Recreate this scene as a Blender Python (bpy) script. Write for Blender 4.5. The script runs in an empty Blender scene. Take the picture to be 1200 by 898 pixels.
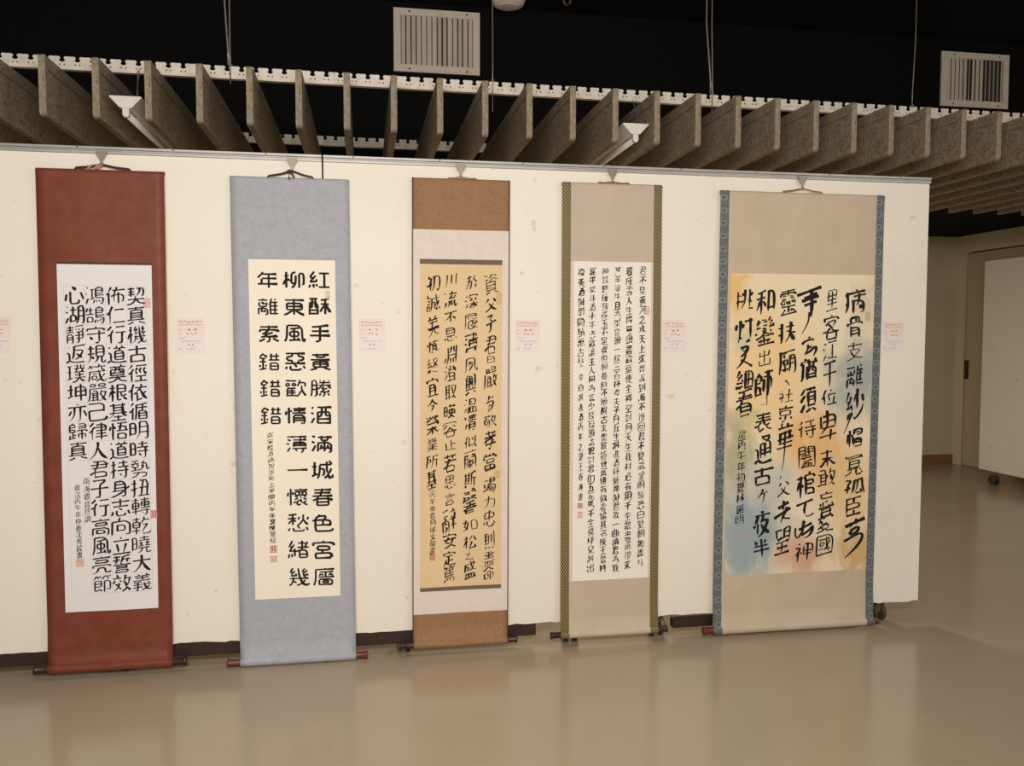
import bpy, bmesh, math, random
from mathutils import Vector, Matrix, noise
PI = math.pi
S = bpy.context.scene
COL = S.collection

# ------------------------------------------------------------------ camera, world, light, exposure
cam_d = bpy.data.cameras.new('camera')
cam_d.sensor_fit = 'HORIZONTAL'
cam_d.sensor_width = 36.0
cam_d.lens = 987.98 / 1200 * 36.0
cam_d.clip_end = 60
cam = bpy.data.objects.new('camera', cam_d)
COL.objects.link(cam)
R_, U_, F_ = (0.98499, -0.172605, 0.001318), (0.008152, 0.054144, 0.9985), (0.172418, 0.983502, -0.054739)
cam.matrix_world = Matrix(((R_[0], U_[0], -F_[0], 0.0), (R_[1], U_[1], -F_[1], -3.538055),
                           (R_[2], U_[2], -F_[2], 1.35), (0, 0, 0, 1)))
S.camera = cam

S.view_settings.view_transform = 'Standard'
S.view_settings.look = 'None'
S.view_settings.exposure = 0.0
S.view_settings.gamma = 1.0
S.view_settings.use_curve_mapping = False

world = bpy.data.worlds.new('world')
S.world = world
world.use_nodes = True
bg = world.node_tree.nodes['Background']
bg.inputs[0].default_value = (1.0, 0.90, 0.78, 1)
bg.inputs[1].default_value = 0.36

def area_light(name, loc, target, sx, sy, watts, color, spread=PI):
    d = bpy.data.lights.new(name, 'AREA')
    d.shape = 'RECTANGLE'; d.size = sx; d.size_y = sy
    d.energy = watts; d.color = color; d.spread = spread
    o = bpy.data.objects.new(name, d)
    COL.objects.link(o)
    o.location = loc
    o.rotation_euler = (Vector(target) - Vector(loc)).to_track_quat('-Z', 'Y').to_euler()
    return o
# gallery lamps over the visitors' side, one added fill, strip fixture behind the panels
area_light('front_key_and_fill', (-0.2, -3.8, 2.2), (-0.3, 0.0, 1.0), 2.2, 0.5, 113, (1.0, 0.925, 0.845))
area_light('front_key_and_fill', (3.4, -3.0, 2.6), (0.6, 0.0, 1.5), 1.6, 0.4, 24, (1.0, 0.925, 0.83))  # fill added at right to brighten the left boards' right faces
area_light('overhead_lamp', (0.5, -0.85, 3.45), (0.5, -0.80, 0.0), 4.2, 0.2, 6, (1.0, 0.925, 0.83), 1.1)
area_light('bay_strip_light', (1.75, 2.75, 2.34), (1.75, 2.75, 0.0), 0.14, 1.2, 58, (1.0, 0.86, 0.66))
S1=["契真機古徑依循明時勢扭轉乾曉大義","佈仁行道奠根基悟道持身志向立誓效","鴻鵠守規箴嚴己律人君子行高風亮節","心湖靜返璞坤亦歸真"]
S1s=["南海觀音慈訓","歲次丙午年仲春沈秀宸書"]
S2=["紅酥手黃縢酒滿城春色宮廧","柳東風惡歡情薄一懷愁緒幾","年離索錯錯錯"]
S2s="南宋陸游詞釵頭鳳上半闋丙午年夏陳居位"
S3=["資父事君曰嚴與敬孝當竭力忠則盡命","臨深履薄夙興溫凊似蘭斯馨如松之盛","川流不息淵澄取暎容止若思言辭安定篤","初誠美慎終宜令榮業所基"]
S3s="丙午年春月徐文瑞書"
S4=["君不見黃河之水天上來奔流到海不復回君不見高堂明鏡悲白髮朝如青絲","暮成雪人生得意須盡歡莫使金樽空對月天生我材必有用千金散盡還復來","烹羊宰牛且為樂會須一飲三百杯岑夫子丹丘生將進酒杯莫停與君歌一曲請君為我","傾耳聽鐘鼓饌玉不足貴但願長醉不願醒古來聖賢皆寂寞惟有飲者留其名陳王昔時","宴平樂斗酒十千恣歡謔主人何為言少錢徑須沽取對君酌五花馬千金裘呼兒將出","換美酒與爾同銷萬古愁"]
S4s="李白將進酒丙午之夏王春海書"
S5=["病骨支離紗帽寬孤臣萬","里客江干位卑未敢忘憂國","事定猶須待闔棺天地神","靈扶廟社京華父老望","和鑾出師一表通古今夜半","挑灯更細看"]
S5s="歲丙午年初夏林廣明"
COLUMNS = dict(A=S1, a=S1s, B=S2, b=[S2s], C=S3, c=[S3s], D=S4, d=[S4s], E=S5, e=[S5s])
# strokes of each character in order of first use: points x, y in seventieths of the em square, y down
STROKES = [
[[7,10,30,10],[18,5,18,37],[8,21,28,21],[37,9,62,9,60,33,59,35,52,36],[46,9,46,18,44,25,37,33,33,35,33,45,28,56,16,62,8,64,4,63],[6,30,30,30],[6,47,63,47],[38,47,41,55,48,60,62,64,66,62]],
[[8,10,62,10],[35,5,33,18],[16,27,53,27],[16,34,53,34],[16,42,53,42],[6,51,63,51],[16,51,16,19,33,18,52,19,53,20,53,51],[7,63,9,64,25,58],[44,58,46,57,60,63,65,63]],
[[13,5,13,64],[31,6,25,19],[6,18,18,18],[42,5,44,34,49,54,54,62,59,64,64,62,65,58],[25,19,33,19],[36,14,28,27,27,31],[56,6,51,18,57,18],[12,31,17,32,19,37],[12,31,8,34,4,49],[60,14,52,26,53,30],[36,25,37,30],[27,31,37,30],[30,37,30,48,25,58,21,63],[62,24,62,28],[24,41,63,41],[53,30,62,28],[53,30,54,34,59,37,59,41],[30,48,34,49,38,53],[37,63,39,64,49,58,59,46]],
[[6,18,63,18],[34,6,34,37],[14,60,56,60],[14,63,14,38,34,37,56,38,56,63]],
[[18,5,5,18],[27,8,63,8],[21,19,16,25,14,31,14,64],[34,16,27,25,33,37],[46,16,40,27,46,37],[5,37,10,32,14,31],[59,16,54,24,53,27,60,37,64,39],[28,45,61,45],[44,45,44,62],[24,62,64,62]],
[[20,5,13,23,13,64],[42,6,44,13,40,20,40,24,38,25,31,32,30,36,26,37,21,42],[23,18,63,18],[13,25,10,26,5,31,5,33],[40,24,42,25,45,36,49,40,51,48,63,61],[30,36,31,62],[49,40,52,40,60,33],[31,62,41,59,45,56],[31,62,28,65]],
[[18,5,15,6,7,16],[17,21,14,25,13,31,13,64],[48,8,46,33],[26,21,63,21],[62,7,56,6,48,8,26,11,26,45,23,62,24,65],[13,31,8,33,5,38],[35,42,60,42],[35,51,60,51],[35,62,60,62],[35,62,35,33,60,33,60,62]],
[[8,27,25,27],[37,25,62,25],[8,46,25,46,25,9,8,10,8,52],[37,42,62,42],[26,63,33,54,37,42,37,8,62,8,62,62,60,64,52,64]],
[[46,5,46,27],[32,13,62,13],[7,30,22,30],[29,27,65,27],[56,27,56,62,54,64,46,64],[30,39,64,39],[7,51,22,51,22,9,7,10,7,56],[34,47,40,56]],
[[8,8,30,8],[19,8,19,16],[5,16,33,16],[13,16,13,21,5,25],[25,16,25,20,33,24],[39,13,58,13,60,37,62,39,65,39,66,33,65,31],[8,29,31,29],[19,26,19,38],[39,23,42,24,51,30],[5,40,28,37,37,38,44,31,45,26,47,5],[10,48,57,48,57,57,54,63,44,65],[8,64,16,63,25,59,31,53,34,45]],
[[14,5,14,60,13,63,8,64],[31,8,60,8,56,62],[6,19,22,19],[44,8,37,62],[5,42,16,37,22,37,24,34],[31,33,58,33],[27,62,64,62]],
[[17,5,17,64],[6,12,28,12],[34,10,63,10],[48,5,48,40],[7,32,28,32],[36,25,62,25],[28,32,27,42,7,42,7,22,27,22,28,32],[5,52,30,52,33,49,64,49],[34,40,60,40],[59,32,60,40],[59,32,36,32,36,18,62,17,62,31,59,32],[60,40,63,40,64,42],[38,54,42,59],[56,46,56,63,49,65,46,63]],
[[19,5,19,22],[6,12,31,12],[45,5,44,15,40,16,36,25,30,25],[44,15,64,15],[8,32,30,32],[30,25,30,40,29,42,8,41,8,24,9,22,29,22,30,25],[40,30,56,31],[19,42,19,64],[5,52,32,52],[56,31,54,36,40,55,39,60,41,63,46,63,62,63,65,58,65,54]],
[[31,10,60,10],[45,5,45,19],[27,20,63,20],[7,30,20,30],[34,25,34,37],[28,29,40,29],[56,25,56,39],[27,39,42,37],[49,29,63,29],[7,50,20,50,20,10,7,10,7,56],[26,46,64,46],[47,39,64,39],[37,46,37,53,33,60,24,64,21,63],[51,46,51,63,62,64,64,63,65,59]],
[[34,6,34,27,32,30,30,40,24,49,15,59,7,63],[7,25,32,25,34,27,36,25,62,25],[34,27,37,31,42,42,47,50,55,59,62,62]],
[[19,4,22,6,24,11],[8,12,60,12],[13,20,57,20],[50,4,47,7,46,11],[34,12,34,28],[5,29,63,29],[7,36,33,34],[21,36,21,63,12,65],[5,44,64,44],[40,35,44,50,49,60,55,63,62,64,64,62,64,60],[5,54,34,52],[50,35,52,34,59,39],[32,63,46,59,59,49]],
[[21,5,14,17,12,25,13,26,13,64],[39,5,37,14,34,18,30,29,30,56],[23,16,65,16],[5,31,8,26,12,25],[45,24,45,63],[21,38,25,34,32,32,61,32,61,54,55,55]],
[[24,5,22,6,14,25,15,27,15,64],[30,17,60,17],[14,25,11,26,5,33],[25,59,63,59]],
[[19,5,10,15,5,18],[33,9,62,9],[25,20,22,20,15,32,16,64],[5,39,10,35,15,34],[30,28,64,28],[53,29,52,63,51,64,42,64,39,62]],
[[8,8,13,14],[32,5,34,8,34,14],[24,14,63,14],[54,5,51,13],[6,30,15,30,15,56],[44,14,41,24],[29,33,57,33],[29,44,57,44],[29,44,30,53,57,53,57,24,30,24,29,44],[15,56,33,63,63,62,65,60],[6,63,6,62,10,58,15,56]],
[[8,12,61,12],[24,7,25,11],[29,12,27,27,23,30,18,30],[49,4,46,7,45,11],[40,12,41,28,57,28],[13,34,57,34],[13,34,13,42,56,42,57,22,56,21,14,21,13,22,13,34],[5,50,64,50],[34,42,35,51],[4,63,8,64,24,60,35,51],[35,51,39,52,42,58,48,61,60,64,65,63]],
[[16,5,16,64],[6,18,24,18],[32,21,59,21],[15,30,12,32,5,50],[15,30,21,31,24,37],[32,34,58,34,59,8,32,8,32,62,45,60],[45,34,46,44,48,48,51,49,52,54,63,63],[51,49,61,44]],
[[19,5,20,42,11,51,7,53,5,52],[8,11,61,11],[50,5,51,44,60,51,66,51],[19,20,50,20],[19,29,50,29],[5,38,64,38],[21,51,49,51],[34,46,34,62],[10,63,59,63]],
[[14,5,14,64],[28,8,62,8],[7,19,4,33],[20,16,23,24,23,27],[42,8,37,34],[30,20,57,20,57,34],[26,34,64,34],[31,62,31,45,59,45,59,62],[31,62,59,62]],
[[14,5,14,62,12,64,8,64],[5,19,21,19],[46,5,46,27],[31,14,61,14],[28,27,64,27],[4,44,5,41,22,36],[55,27,55,63,47,64],[28,40,64,40],[34,48,39,56]],
[[33,5,33,11],[17,22,51,22],[17,33,51,33],[8,44,51,44],[17,44,18,11,51,11,51,62,49,63,39,64],[51,38,56,37,62,30],[5,63,7,65,25,58,42,49,44,45]],
[[6,15,63,15],[34,5,34,32],[11,32,59,32],[30,39,40,46],[11,48,7,59,8,62],[21,46,21,60,23,63,47,63,49,62,51,56],[56,46,62,60]],
[[34,5,32,5,29,17],[23,49,46,49,46,31,24,31,23,54],[9,63,10,17,60,17,60,62,58,64,48,64,47,63]],
[[33,5,34,12],[9,18,60,18],[20,28,25,49,24,54],[49,29,46,42,41,57,41,61],[6,61,63,61]],
[[7,10,30,10],[19,5,19,27,18,28,12,29],[6,20,30,18],[37,18,64,18],[7,36,63,36],[54,18,54,29],[32,28,34,35],[32,28,37,21,38,9,60,5],[16,42,54,42],[16,48,54,48],[40,55,53,55,54,56,54,63,15,63,16,55,40,55]],
[[15,4,20,9,19,15],[6,15,33,15],[46,5,42,28,38,31,37,35],[13,22,6,34],[27,22,31,30],[45,18,64,18],[13,36,21,44],[25,33,22,42,21,44,21,47,7,61],[60,18,59,26,56,39,53,45,50,46],[41,30,44,32,48,45,50,46,50,51,52,52,59,60,63,63],[21,47,24,48,29,56],[34,63,44,59,50,51]],
[[9,7,14,9],[21,15,33,15],[27,15,27,46],[50,5,48,6,48,10],[7,25,11,28],[39,19,60,19],[39,28,60,28,60,11,48,10,39,12,39,44,63,44,63,54,60,63,59,65,52,65],[15,44,8,62],[39,36,65,36],[21,49,27,46,34,45],[35,52,33,59,30,63],[42,52,42,60],[48,52,52,59],[56,51,57,54]],
[[10,8,6,21,7,24],[18,6,18,31],[8,16,28,16],[50,4,48,5,46,10],[5,31,30,31],[37,19,59,19],[37,27,59,27,59,11,37,11,37,44,63,44,63,57,61,63,60,65,52,65],[37,36,65,36],[9,58,27,58,27,41,9,42,9,62],[36,51,34,59,31,63],[42,52,44,60],[49,51,51,58],[54,49,57,54]],
[[34,5,36,13],[8,22,8,13,60,13,61,22],[7,32,63,32],[45,22,45,62,34,64],[16,41,24,52]],
[[16,6,16,44,11,57,6,62],[7,16,27,16],[35,19,60,19],[5,33,28,33],[35,30,60,30],[16,44,21,44,26,51],[41,42,40,49,37,57,33,61,28,63],[41,42,60,42,60,7,35,8,35,42,41,42],[52,42,52,62,55,63,63,63,65,56]],
[[14,5,13,10,5,19],[13,10,32,11,36,14],[19,11,20,19],[44,4,42,4,40,10,36,14],[40,10,63,11],[49,11,51,19],[40,21,44,39,46,49,48,51,48,55,54,62,57,64,63,63,64,56],[51,19,58,23,58,27],[48,21,51,19],[19,36,34,36],[60,36,52,48,48,51],[19,56,19,44,34,44,33,56,19,56],[6,63,10,51,11,27,63,27],[33,63,45,56,48,55]],
[[12,7,28,7,28,14,13,15,11,14,12,7],[45,7,58,7,59,14,41,15,40,14,40,7,45,7],[20,28,33,29,32,34,34,39,34,64],[16,36,39,36],[20,37,20,60],[48,28,45,41,42,44],[20,44,34,44],[47,34,63,34],[20,51,34,51],[60,34,59,45,52,57,42,64,39,63],[45,41,47,42,53,55,60,62,63,63],[5,63,10,48,10,22,63,22],[15,61,39,59]],
[[12,9,55,9,55,36],[55,32,13,32,14,60,18,62,25,63,58,62,62,59,63,52]],
[[20,5,12,13,7,17],[28,12,59,12,59,33,28,33],[44,5,44,64],[5,38,10,33,14,32],[64,22,25,22,23,20,20,21,15,27,14,32,14,64],[28,44,60,44],[24,54,63,54]],
[[34,5,34,23,31,27,29,37,22,49,8,62],[34,25,37,27,40,37,49,52,60,61,65,62]],
[[14,8,56,8,56,32,13,32],[31,8,27,30,22,34,20,40,21,65],[6,20,63,20],[6,52,18,44,57,44,57,61],[21,61,57,61]],
[[13,10,51,10,53,11],[53,11,49,16,35,25,34,63,32,64,22,64,20,63],[6,36,63,36]],
[[6,12,63,12],[34,4,35,11],[41,30,52,30,52,21,51,20,17,21,18,30,41,30],[22,57,46,57,46,47,23,46,22,48,22,60],[8,64,9,39,60,39,60,63,53,64]],
[[21,19,34,19,44,16,49,18],[34,19,34,58],[34,29,46,29,46,44,22,44,22,29,34,29],[5,63,9,57,12,45,13,8,56,8,58,57,61,63,65,63,66,56,65,52],[18,59,48,57],[45,50,51,62]],
[[6,11,63,11],[34,5,36,11],[49,19,53,21,52,29,16,28,16,20,18,19,49,19],[7,45,8,37,61,37,62,44],[7,63,8,64,18,60,22,54,24,46,45,46,46,62,48,63,60,63,62,62,63,57]],
[[14,5,13,10,4,19],[13,10,31,10],[20,10,22,18],[44,5,44,10],[44,10,63,10],[32,18,36,18,40,11,44,10],[51,10,54,19,57,20],[10,34,31,34],[10,45,30,45,31,44,31,25,10,25,10,60],[25,51,28,57,30,57,33,62],[10,60,15,60,28,57],[49,54,52,56,58,56,61,54,61,25,42,25,42,64]],
[[28,9,42,21],[23,25,23,59,25,62,47,63,50,60,51,51],[11,31,7,52],[57,29,63,45,64,49,63,52]],
[[10,7,14,9],[30,7,30,37],[7,25,14,29],[21,19,40,19],[47,24,62,24],[14,44,14,47,7,62],[47,41,62,41],[22,55,38,54,38,37,23,37,22,60],[40,63,44,57,47,45,47,8,62,7,62,62,61,63,55,64]],
[[6,11,30,11],[18,5,18,27],[7,19,30,19],[36,9,57,6,62,7],[5,27,31,27],[37,16,39,21],[47,14,49,20],[62,14,59,22,59,27,60,28,60,49],[39,27,59,27],[9,44,28,44],[47,27,47,63,46,64,40,65],[34,38,65,38],[9,52,28,52],[37,49,60,49],[9,64,9,36,27,35,28,63,27,64,22,65]],
[[13,12,14,14],[5,31,14,31,14,56],[29,22,59,23,57,30,50,40,44,47,33,52],[64,8,57,7,29,10,28,36,26,45,23,50,24,52],[36,33,56,48],[14,56,31,62,63,62],[5,62,10,57,14,56]],
[[5,10,20,10],[13,10,13,52],[30,7,32,12],[40,5,40,16,36,24,37,31],[50,5,50,18],[27,19,63,19],[6,30,19,30],[62,7,59,13],[56,19,54,31],[28,31,62,31],[45,31,46,50],[30,40,60,40],[4,56,11,54,13,52,21,51,22,49],[27,49,64,49],[46,50,49,52,49,55,54,60,61,63,65,63],[22,63,27,64,36,60,46,50]],
[[14,6,14,46],[5,22,22,22],[45,5,45,63],[29,29,61,29],[5,51,13,48,14,46,22,45],[29,45,61,45],[29,48,30,14,61,14,61,48]],
[[7,17,63,17],[33,5,36,10],[27,17,27,35,25,47,20,56,12,63],[16,30,15,30,8,46],[45,18,44,62,42,64,34,64],[55,31,62,46,62,51]],
[[19,4,16,10],[8,20,26,19,25,10,9,10,8,11,8,37,25,37,26,28,8,28],[36,8,60,8,60,24,36,24],[37,16,60,16],[18,37,18,57],[8,46,8,59],[33,37,34,31,63,31,64,37],[48,32,48,64],[18,46,27,46],[5,60,28,56],[37,57,37,44,60,44,60,56,57,58]],
[[7,11,63,11],[34,6,34,24],[25,30,27,34],[21,40,49,40],[45,30,41,39],[34,40,34,62],[19,51,50,51],[10,63,11,24,59,24,59,63,49,65]],
[[10,7,18,10],[33,5,31,13,28,14,23,24],[31,13,63,13],[6,27,14,31],[42,24,42,29,46,33,46,39],[22,39,65,39],[15,44,8,62],[40,39,40,44,45,49,45,54],[46,64,54,63,57,60,59,48,59,24,31,24,27,49,28,54,62,54]],
[[13,5,13,12],[5,9,35,9],[28,5,28,12],[16,20,16,18,7,18,7,27,16,27,16,20],[28,18,33,18,33,27,24,27,24,19,28,18],[13,31,12,36,10,37,10,39,10,64],[42,18,61,18],[12,36,34,36],[23,32,24,61],[5,44,8,42,12,44,33,44],[42,30,61,30],[10,52,33,52],[47,41,56,41],[47,41,42,40,42,7,61,7,61,40,56,41],[10,61,34,61,37,63,39,63,44,57,47,41],[56,41,56,62,59,64,64,63,66,57]],
[[10,11,60,11],[31,3,34,5,36,11],[21,17,23,21,24,27],[6,27,63,27],[48,11,48,14,49,17],[49,17,46,22,46,27],[16,50,54,50],[16,62,54,62],[16,62,16,39,54,39,54,62]],
[[21,6,24,13],[7,13,63,13],[19,13,18,18,13,23,11,27],[48,5,46,10,45,18,40,24,39,28],[11,27,19,27,21,28],[28,23,25,27,21,28,20,31,13,37,13,40],[9,42,10,40,30,40],[36,30,38,28,49,28],[28,34,30,40,32,42],[57,22,52,27,49,28,48,32,42,37,42,40],[11,51,7,60],[38,41,59,39],[22,51,22,59,23,62,25,63,45,63,48,62,49,56],[58,35,59,39],[34,49,36,52],[59,39,60,39,62,42],[56,49,62,59]],
[[14,5,16,10],[5,16,25,16],[37,7,36,49,30,63],[7,26,23,26],[49,10,49,57],[62,7,62,63],[7,35,23,35],[7,60,24,60,24,44,7,45,7,63]],
[[18,8,18,20],[35,5,35,20],[6,21,63,21],[35,10,57,10],[44,21,44,38,46,49,49,51,49,56,55,63,58,64,63,62,63,56],[52,21,52,23,57,27,57,31],[18,39,36,39],[27,39,27,53,30,56],[20,46,16,54],[57,39,53,48,49,51],[3,64,6,63],[6,63,10,52,11,31,62,31],[16,63,20,63,29,58,35,51,37,47],[37,63,49,56]],
[[8,11,17,17],[34,5,31,17,25,29],[31,17,60,17,60,22,57,31],[42,26,42,40,40,42,37,49,29,59,22,63,19,63],[18,39,7,56],[42,40,45,42,51,53,57,59,62,62]],
[[7,10,62,10],[34,10,33,36,31,37,29,42,22,49,18,51,16,51],[33,36,37,37,47,45],[10,63,10,25,60,25,59,63,49,64]],
[[22,4,19,5,17,14,15,15,8,27],[17,14,57,14],[35,14,35,63],[6,37,63,37]],
[[21,5,19,13,16,15,7,27],[19,13,60,13],[38,14,38,63],[6,48,63,48],[17,48,18,29,59,29]],
[[22,5,20,5,19,7,14,18,12,25,13,27,13,64],[44,6,44,64],[12,25,8,27,5,31],[25,42,63,42],[25,45,26,19,62,19,63,45]],
[[10,10,59,10],[34,5,27,30],[11,20,57,20],[6,30,63,30],[22,30,19,40,19,62],[7,46,14,42,21,40,49,40,56,42,63,46],[48,30,51,40,51,62],[19,51,51,51],[19,62,51,62]],
[[10,6,18,11],[42,5,42,31,42,33,46,34,46,62,48,63,61,63,63,61,64,54],[7,26,14,30],[26,27,27,18,62,18,62,28],[42,33,40,34,35,51,28,60,23,63],[18,44,8,62]],
[[11,10,33,8,51,5,57,7],[7,19,62,19],[34,8,34,33],[41,20,42,24,45,27,56,34,63,36],[5,37,11,36,19,31,27,24,28,20],[11,36,15,40,44,40,42,48],[26,40,24,49,21,56,14,61,8,63],[42,48,57,48,56,57,54,62,52,63,44,63],[40,49,42,48]],
[[7,18,8,11,62,11,62,18,57,22,14,22,11,52,6,63],[35,5,36,11],[21,31,54,31],[13,41,62,41],[24,42,24,63],[37,42,40,49,44,53,47,54,49,57,62,63,66,62],[24,63,40,60],[47,54,58,48]],
[[13,9,54,9,54,24,12,25],[6,17,63,17],[34,5,34,39],[10,32,59,32],[5,40,63,40],[15,55,55,55],[15,63,15,48,16,47,54,47,55,48,55,63,15,63]],
[[21,5,19,6,10,20,8,25],[34,10,63,10],[8,25,18,25],[25,18,11,36,10,40],[49,10,49,60],[25,31,28,40],[7,41,27,38],[9,50,6,62],[18,48,19,59,18,61],[26,48,28,54,30,56],[32,60,63,60]],
[[5,7,29,7],[13,7,13,34,10,40,6,40],[21,7,21,37,22,38,29,38],[37,12,61,7],[50,10,50,63],[37,27,47,27,55,35,58,44,63,52,63,57],[6,48,29,48],[63,27,52,28,49,33,45,35,35,54],[6,60,29,60],[6,64,7,20,29,21,29,63]],
[[11,11,35,9,54,5,59,7],[35,9,34,62,22,64],[11,25,60,25],[6,41,64,41]],
[[9,10,60,10],[22,5,23,19,47,19,47,5],[5,27,63,27],[34,27,34,53],[14,44,56,44],[24,54,24,58],[4,63,9,64,24,58],[46,54,46,58],[46,54,14,54,14,35,55,34,56,36,56,52,55,54,46,54],[46,58,60,63,65,63]],
[[31,6,33,10],[45,5,40,22,33,31,28,36,21,36],[8,24,21,24],[29,15,62,15],[57,6,56,10],[27,25,64,25],[8,40,21,40],[54,25,56,30,64,36],[44,31,39,35,38,38],[35,39,38,38,44,40,53,36],[44,40,42,42,37,48],[31,49,35,48,45,49,59,48,60,49],[4,64,6,60,8,42,8,8,21,7,21,62,15,64],[55,42,57,48],[45,49,45,63,39,65],[34,55,28,63],[54,54,60,61]],
[[8,7,14,10],[23,8,64,8],[37,8,37,27,36,35,31,40,25,40],[6,26,13,30,14,29],[48,8,48,36,51,37,61,37],[16,44,7,62],[25,48,61,48],[25,61,61,61],[25,64,25,24,48,23,61,23,61,64]],
[[7,7,10,7,16,11],[33,5,33,22,52,22,52,5],[22,11,64,11],[5,25,13,30],[42,22,42,63],[15,40,15,45,7,61,7,62],[31,39,37,54],[51,38,53,46,56,51,57,56],[34,47,31,48,28,55],[42,55,47,55,51,48,53,46],[23,64,24,31,62,31,62,63,60,65,55,65]],
[[13,6,13,50],[6,22,20,22],[49,5,49,30,51,44,53,45,53,53,56,60,62,63,65,60,65,53,64,51],[54,5,57,5,62,10,62,16],[28,30,41,30,40,50,39,52,34,53],[62,16,28,16,27,47,21,63],[62,28,57,44,53,45],[5,56,13,50,21,48,22,46],[41,62,50,54,53,53]],
[[26,5,24,11],[6,28,6,26,10,24,57,24,57,44],[14,41,57,41],[35,41,35,26,42,17,44,11,21,11,14,19,14,59,19,63,59,63,62,61,64,54]],
[[34,5,35,11],[8,22,8,11,61,11,62,22],[33,36,31,46],[33,36,49,36,50,34,50,23,19,22,19,35,33,36],[14,62,56,62],[14,62,14,46,31,46,56,46,56,62]],
[[37,5,38,9],[21,19,60,19],[39,19,39,36],[26,26,33,30],[63,10,10,10,10,41,8,55,5,61,6,65],[19,31,26,26],[17,36,63,36],[54,24,53,27],[53,27,60,30],[47,31,53,27],[37,49,46,49,48,50,47,56,32,56,31,50,37,49],[21,62,21,44,22,44,57,44,58,62],[21,62,58,62]],
[[13,5,12,36,13,37,13,64],[7,19,20,19],[40,6,30,11,28,13,28,48,38,47],[40,17,40,42,37,52,34,59,28,63],[13,30,18,31,21,36,21,39],[12,36,9,37,5,48,5,52],[57,52,61,51,62,49,62,11,49,12,49,64]],
[[7,11,63,11],[34,5,34,44,33,45,34,47,34,63],[34,22,13,22,13,44,30,44,33,45,39,45,40,44,56,44,57,42,57,22,34,22],[13,33,57,33],[39,45,40,48,49,56,60,62,64,62],[5,62,8,62,18,57,30,46,33,45]],
[[7,8,62,8],[26,8,25,18,11,19,11,30,26,31,26,40],[42,8,44,18,57,18,57,30,44,31,42,40],[5,41,63,41],[11,51,7,60],[33,41,33,46,39,54],[21,49,21,60,22,62,25,63,46,63,49,62,51,57],[57,49,62,59]],
[[13,5,13,12],[5,9,37,9],[28,5,28,12],[11,18,17,18,16,27,7,27,7,19,11,18],[47,5,46,14,40,28],[28,18,34,18,34,27,25,27,25,18,28,18],[45,16,64,16,61,30],[13,31,10,44,10,64],[12,36,35,36],[24,32,24,61],[6,44,8,42,12,44,34,44],[51,25,51,42,63,62],[10,52,34,52],[10,61,35,61,37,63,40,63,47,53,50,44,52,44]],
[[13,5,13,64],[25,10,63,10],[6,19,4,33],[19,16,21,22],[44,5,44,27],[27,18,61,18],[23,27,64,27],[28,45,59,45],[28,54,59,54],[28,64,28,36,30,35,59,36,59,62,54,65,49,63]],
[[7,9,63,9],[22,5,22,13],[9,19,18,23],[46,5,46,13,44,18,44,42],[24,21,63,21],[6,33,14,36],[54,16,59,17,60,21],[26,35,60,35],[26,42,60,42],[15,48,16,49,8,63],[26,45,26,29,27,28,59,28,60,45],[22,51,63,51],[31,51,31,56],[31,56,36,60],[52,48,52,63,52,64,46,65]],
[[6,34,63,34]],
[[13,5,13,64],[24,10,64,10],[6,19,4,33],[42,5,44,9],[19,16,21,24,21,27],[38,17,38,27],[38,17,60,17,61,27,60,28,27,28,27,17,38,17],[49,17,49,27],[26,33,35,35],[44,34,44,40],[25,44,36,39],[52,34,60,33],[51,40,62,44],[21,54,33,52,33,50,40,46,47,44],[44,46,49,54,52,54,52,57,60,62,64,62],[33,52,33,63],[33,63,42,61,44,59],[52,54,60,49]],
[[7,8,24,5,30,6],[19,7,19,42],[6,19,30,19],[48,5,48,25,51,27,56,36,62,40],[38,14,34,24],[18,25,13,28,7,37],[18,25,24,27,28,31],[62,14,58,24],[48,25,46,25,41,36,33,41,33,44,33,46,39,54],[12,51,11,51,7,60],[21,51,21,62,25,63,47,63,49,62,51,57],[57,49,62,60]],
[[16,5,8,21,9,23],[45,5,45,25,46,29,45,32,44,33,42,37],[22,17,10,36,8,40],[9,23,10,25,16,25],[5,25,9,23],[33,13,54,13,58,16],[62,9,53,27],[31,27,65,27],[22,31,25,42,23,47,25,57],[8,40,22,39,31,41,40,37,60,38,61,62],[8,49,5,63],[38,39,38,62],[16,49,16,61],[38,50,61,50],[38,62,61,62]],
[[18,5,16,5,10,15,9,20],[33,5,36,33,44,52,49,60,56,63,62,63,65,56],[9,20,13,20,15,22],[22,14,19,19,15,22,15,24,11,27,11,31],[52,5,51,5,45,14,45,18],[23,24,25,25,26,30,28,32],[11,31,26,30],[45,18,51,19],[59,12,54,18,51,19,51,22,47,25,46,27,48,29],[6,40,63,40],[18,36,16,49,13,57,9,62,4,63],[59,23,60,28,63,30],[48,29,60,28],[48,29,49,33,54,36,54,40],[16,49,19,49,27,54],[28,63,32,63,44,57,54,46]],
[[19,5,20,10],[6,11,33,11],[9,18,9,33,30,33,31,18],[15,18,26,26],[45,5,41,21,42,64],[23,19,17,25],[54,6,56,12],[42,18,63,18],[20,33,19,39,14,54,25,53],[41,24,37,25,37,27],[55,18,55,60],[42,32,63,32],[24,47,27,56],[42,46,62,46],[7,64,7,41,33,41,33,61,31,64,26,63],[42,60,65,60]],
[[8,11,62,11],[34,6,34,20,31,27,22,32,21,35],[7,30,7,22,62,22,63,30],[14,36,21,35,33,37,47,31],[31,37,28,40,22,44,20,46],[10,48,20,46,23,47,54,45],[36,46,36,62,33,64,27,64],[51,40,60,49],[4,62,9,62,22,54],[46,54,49,54,61,62,65,62]],
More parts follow.
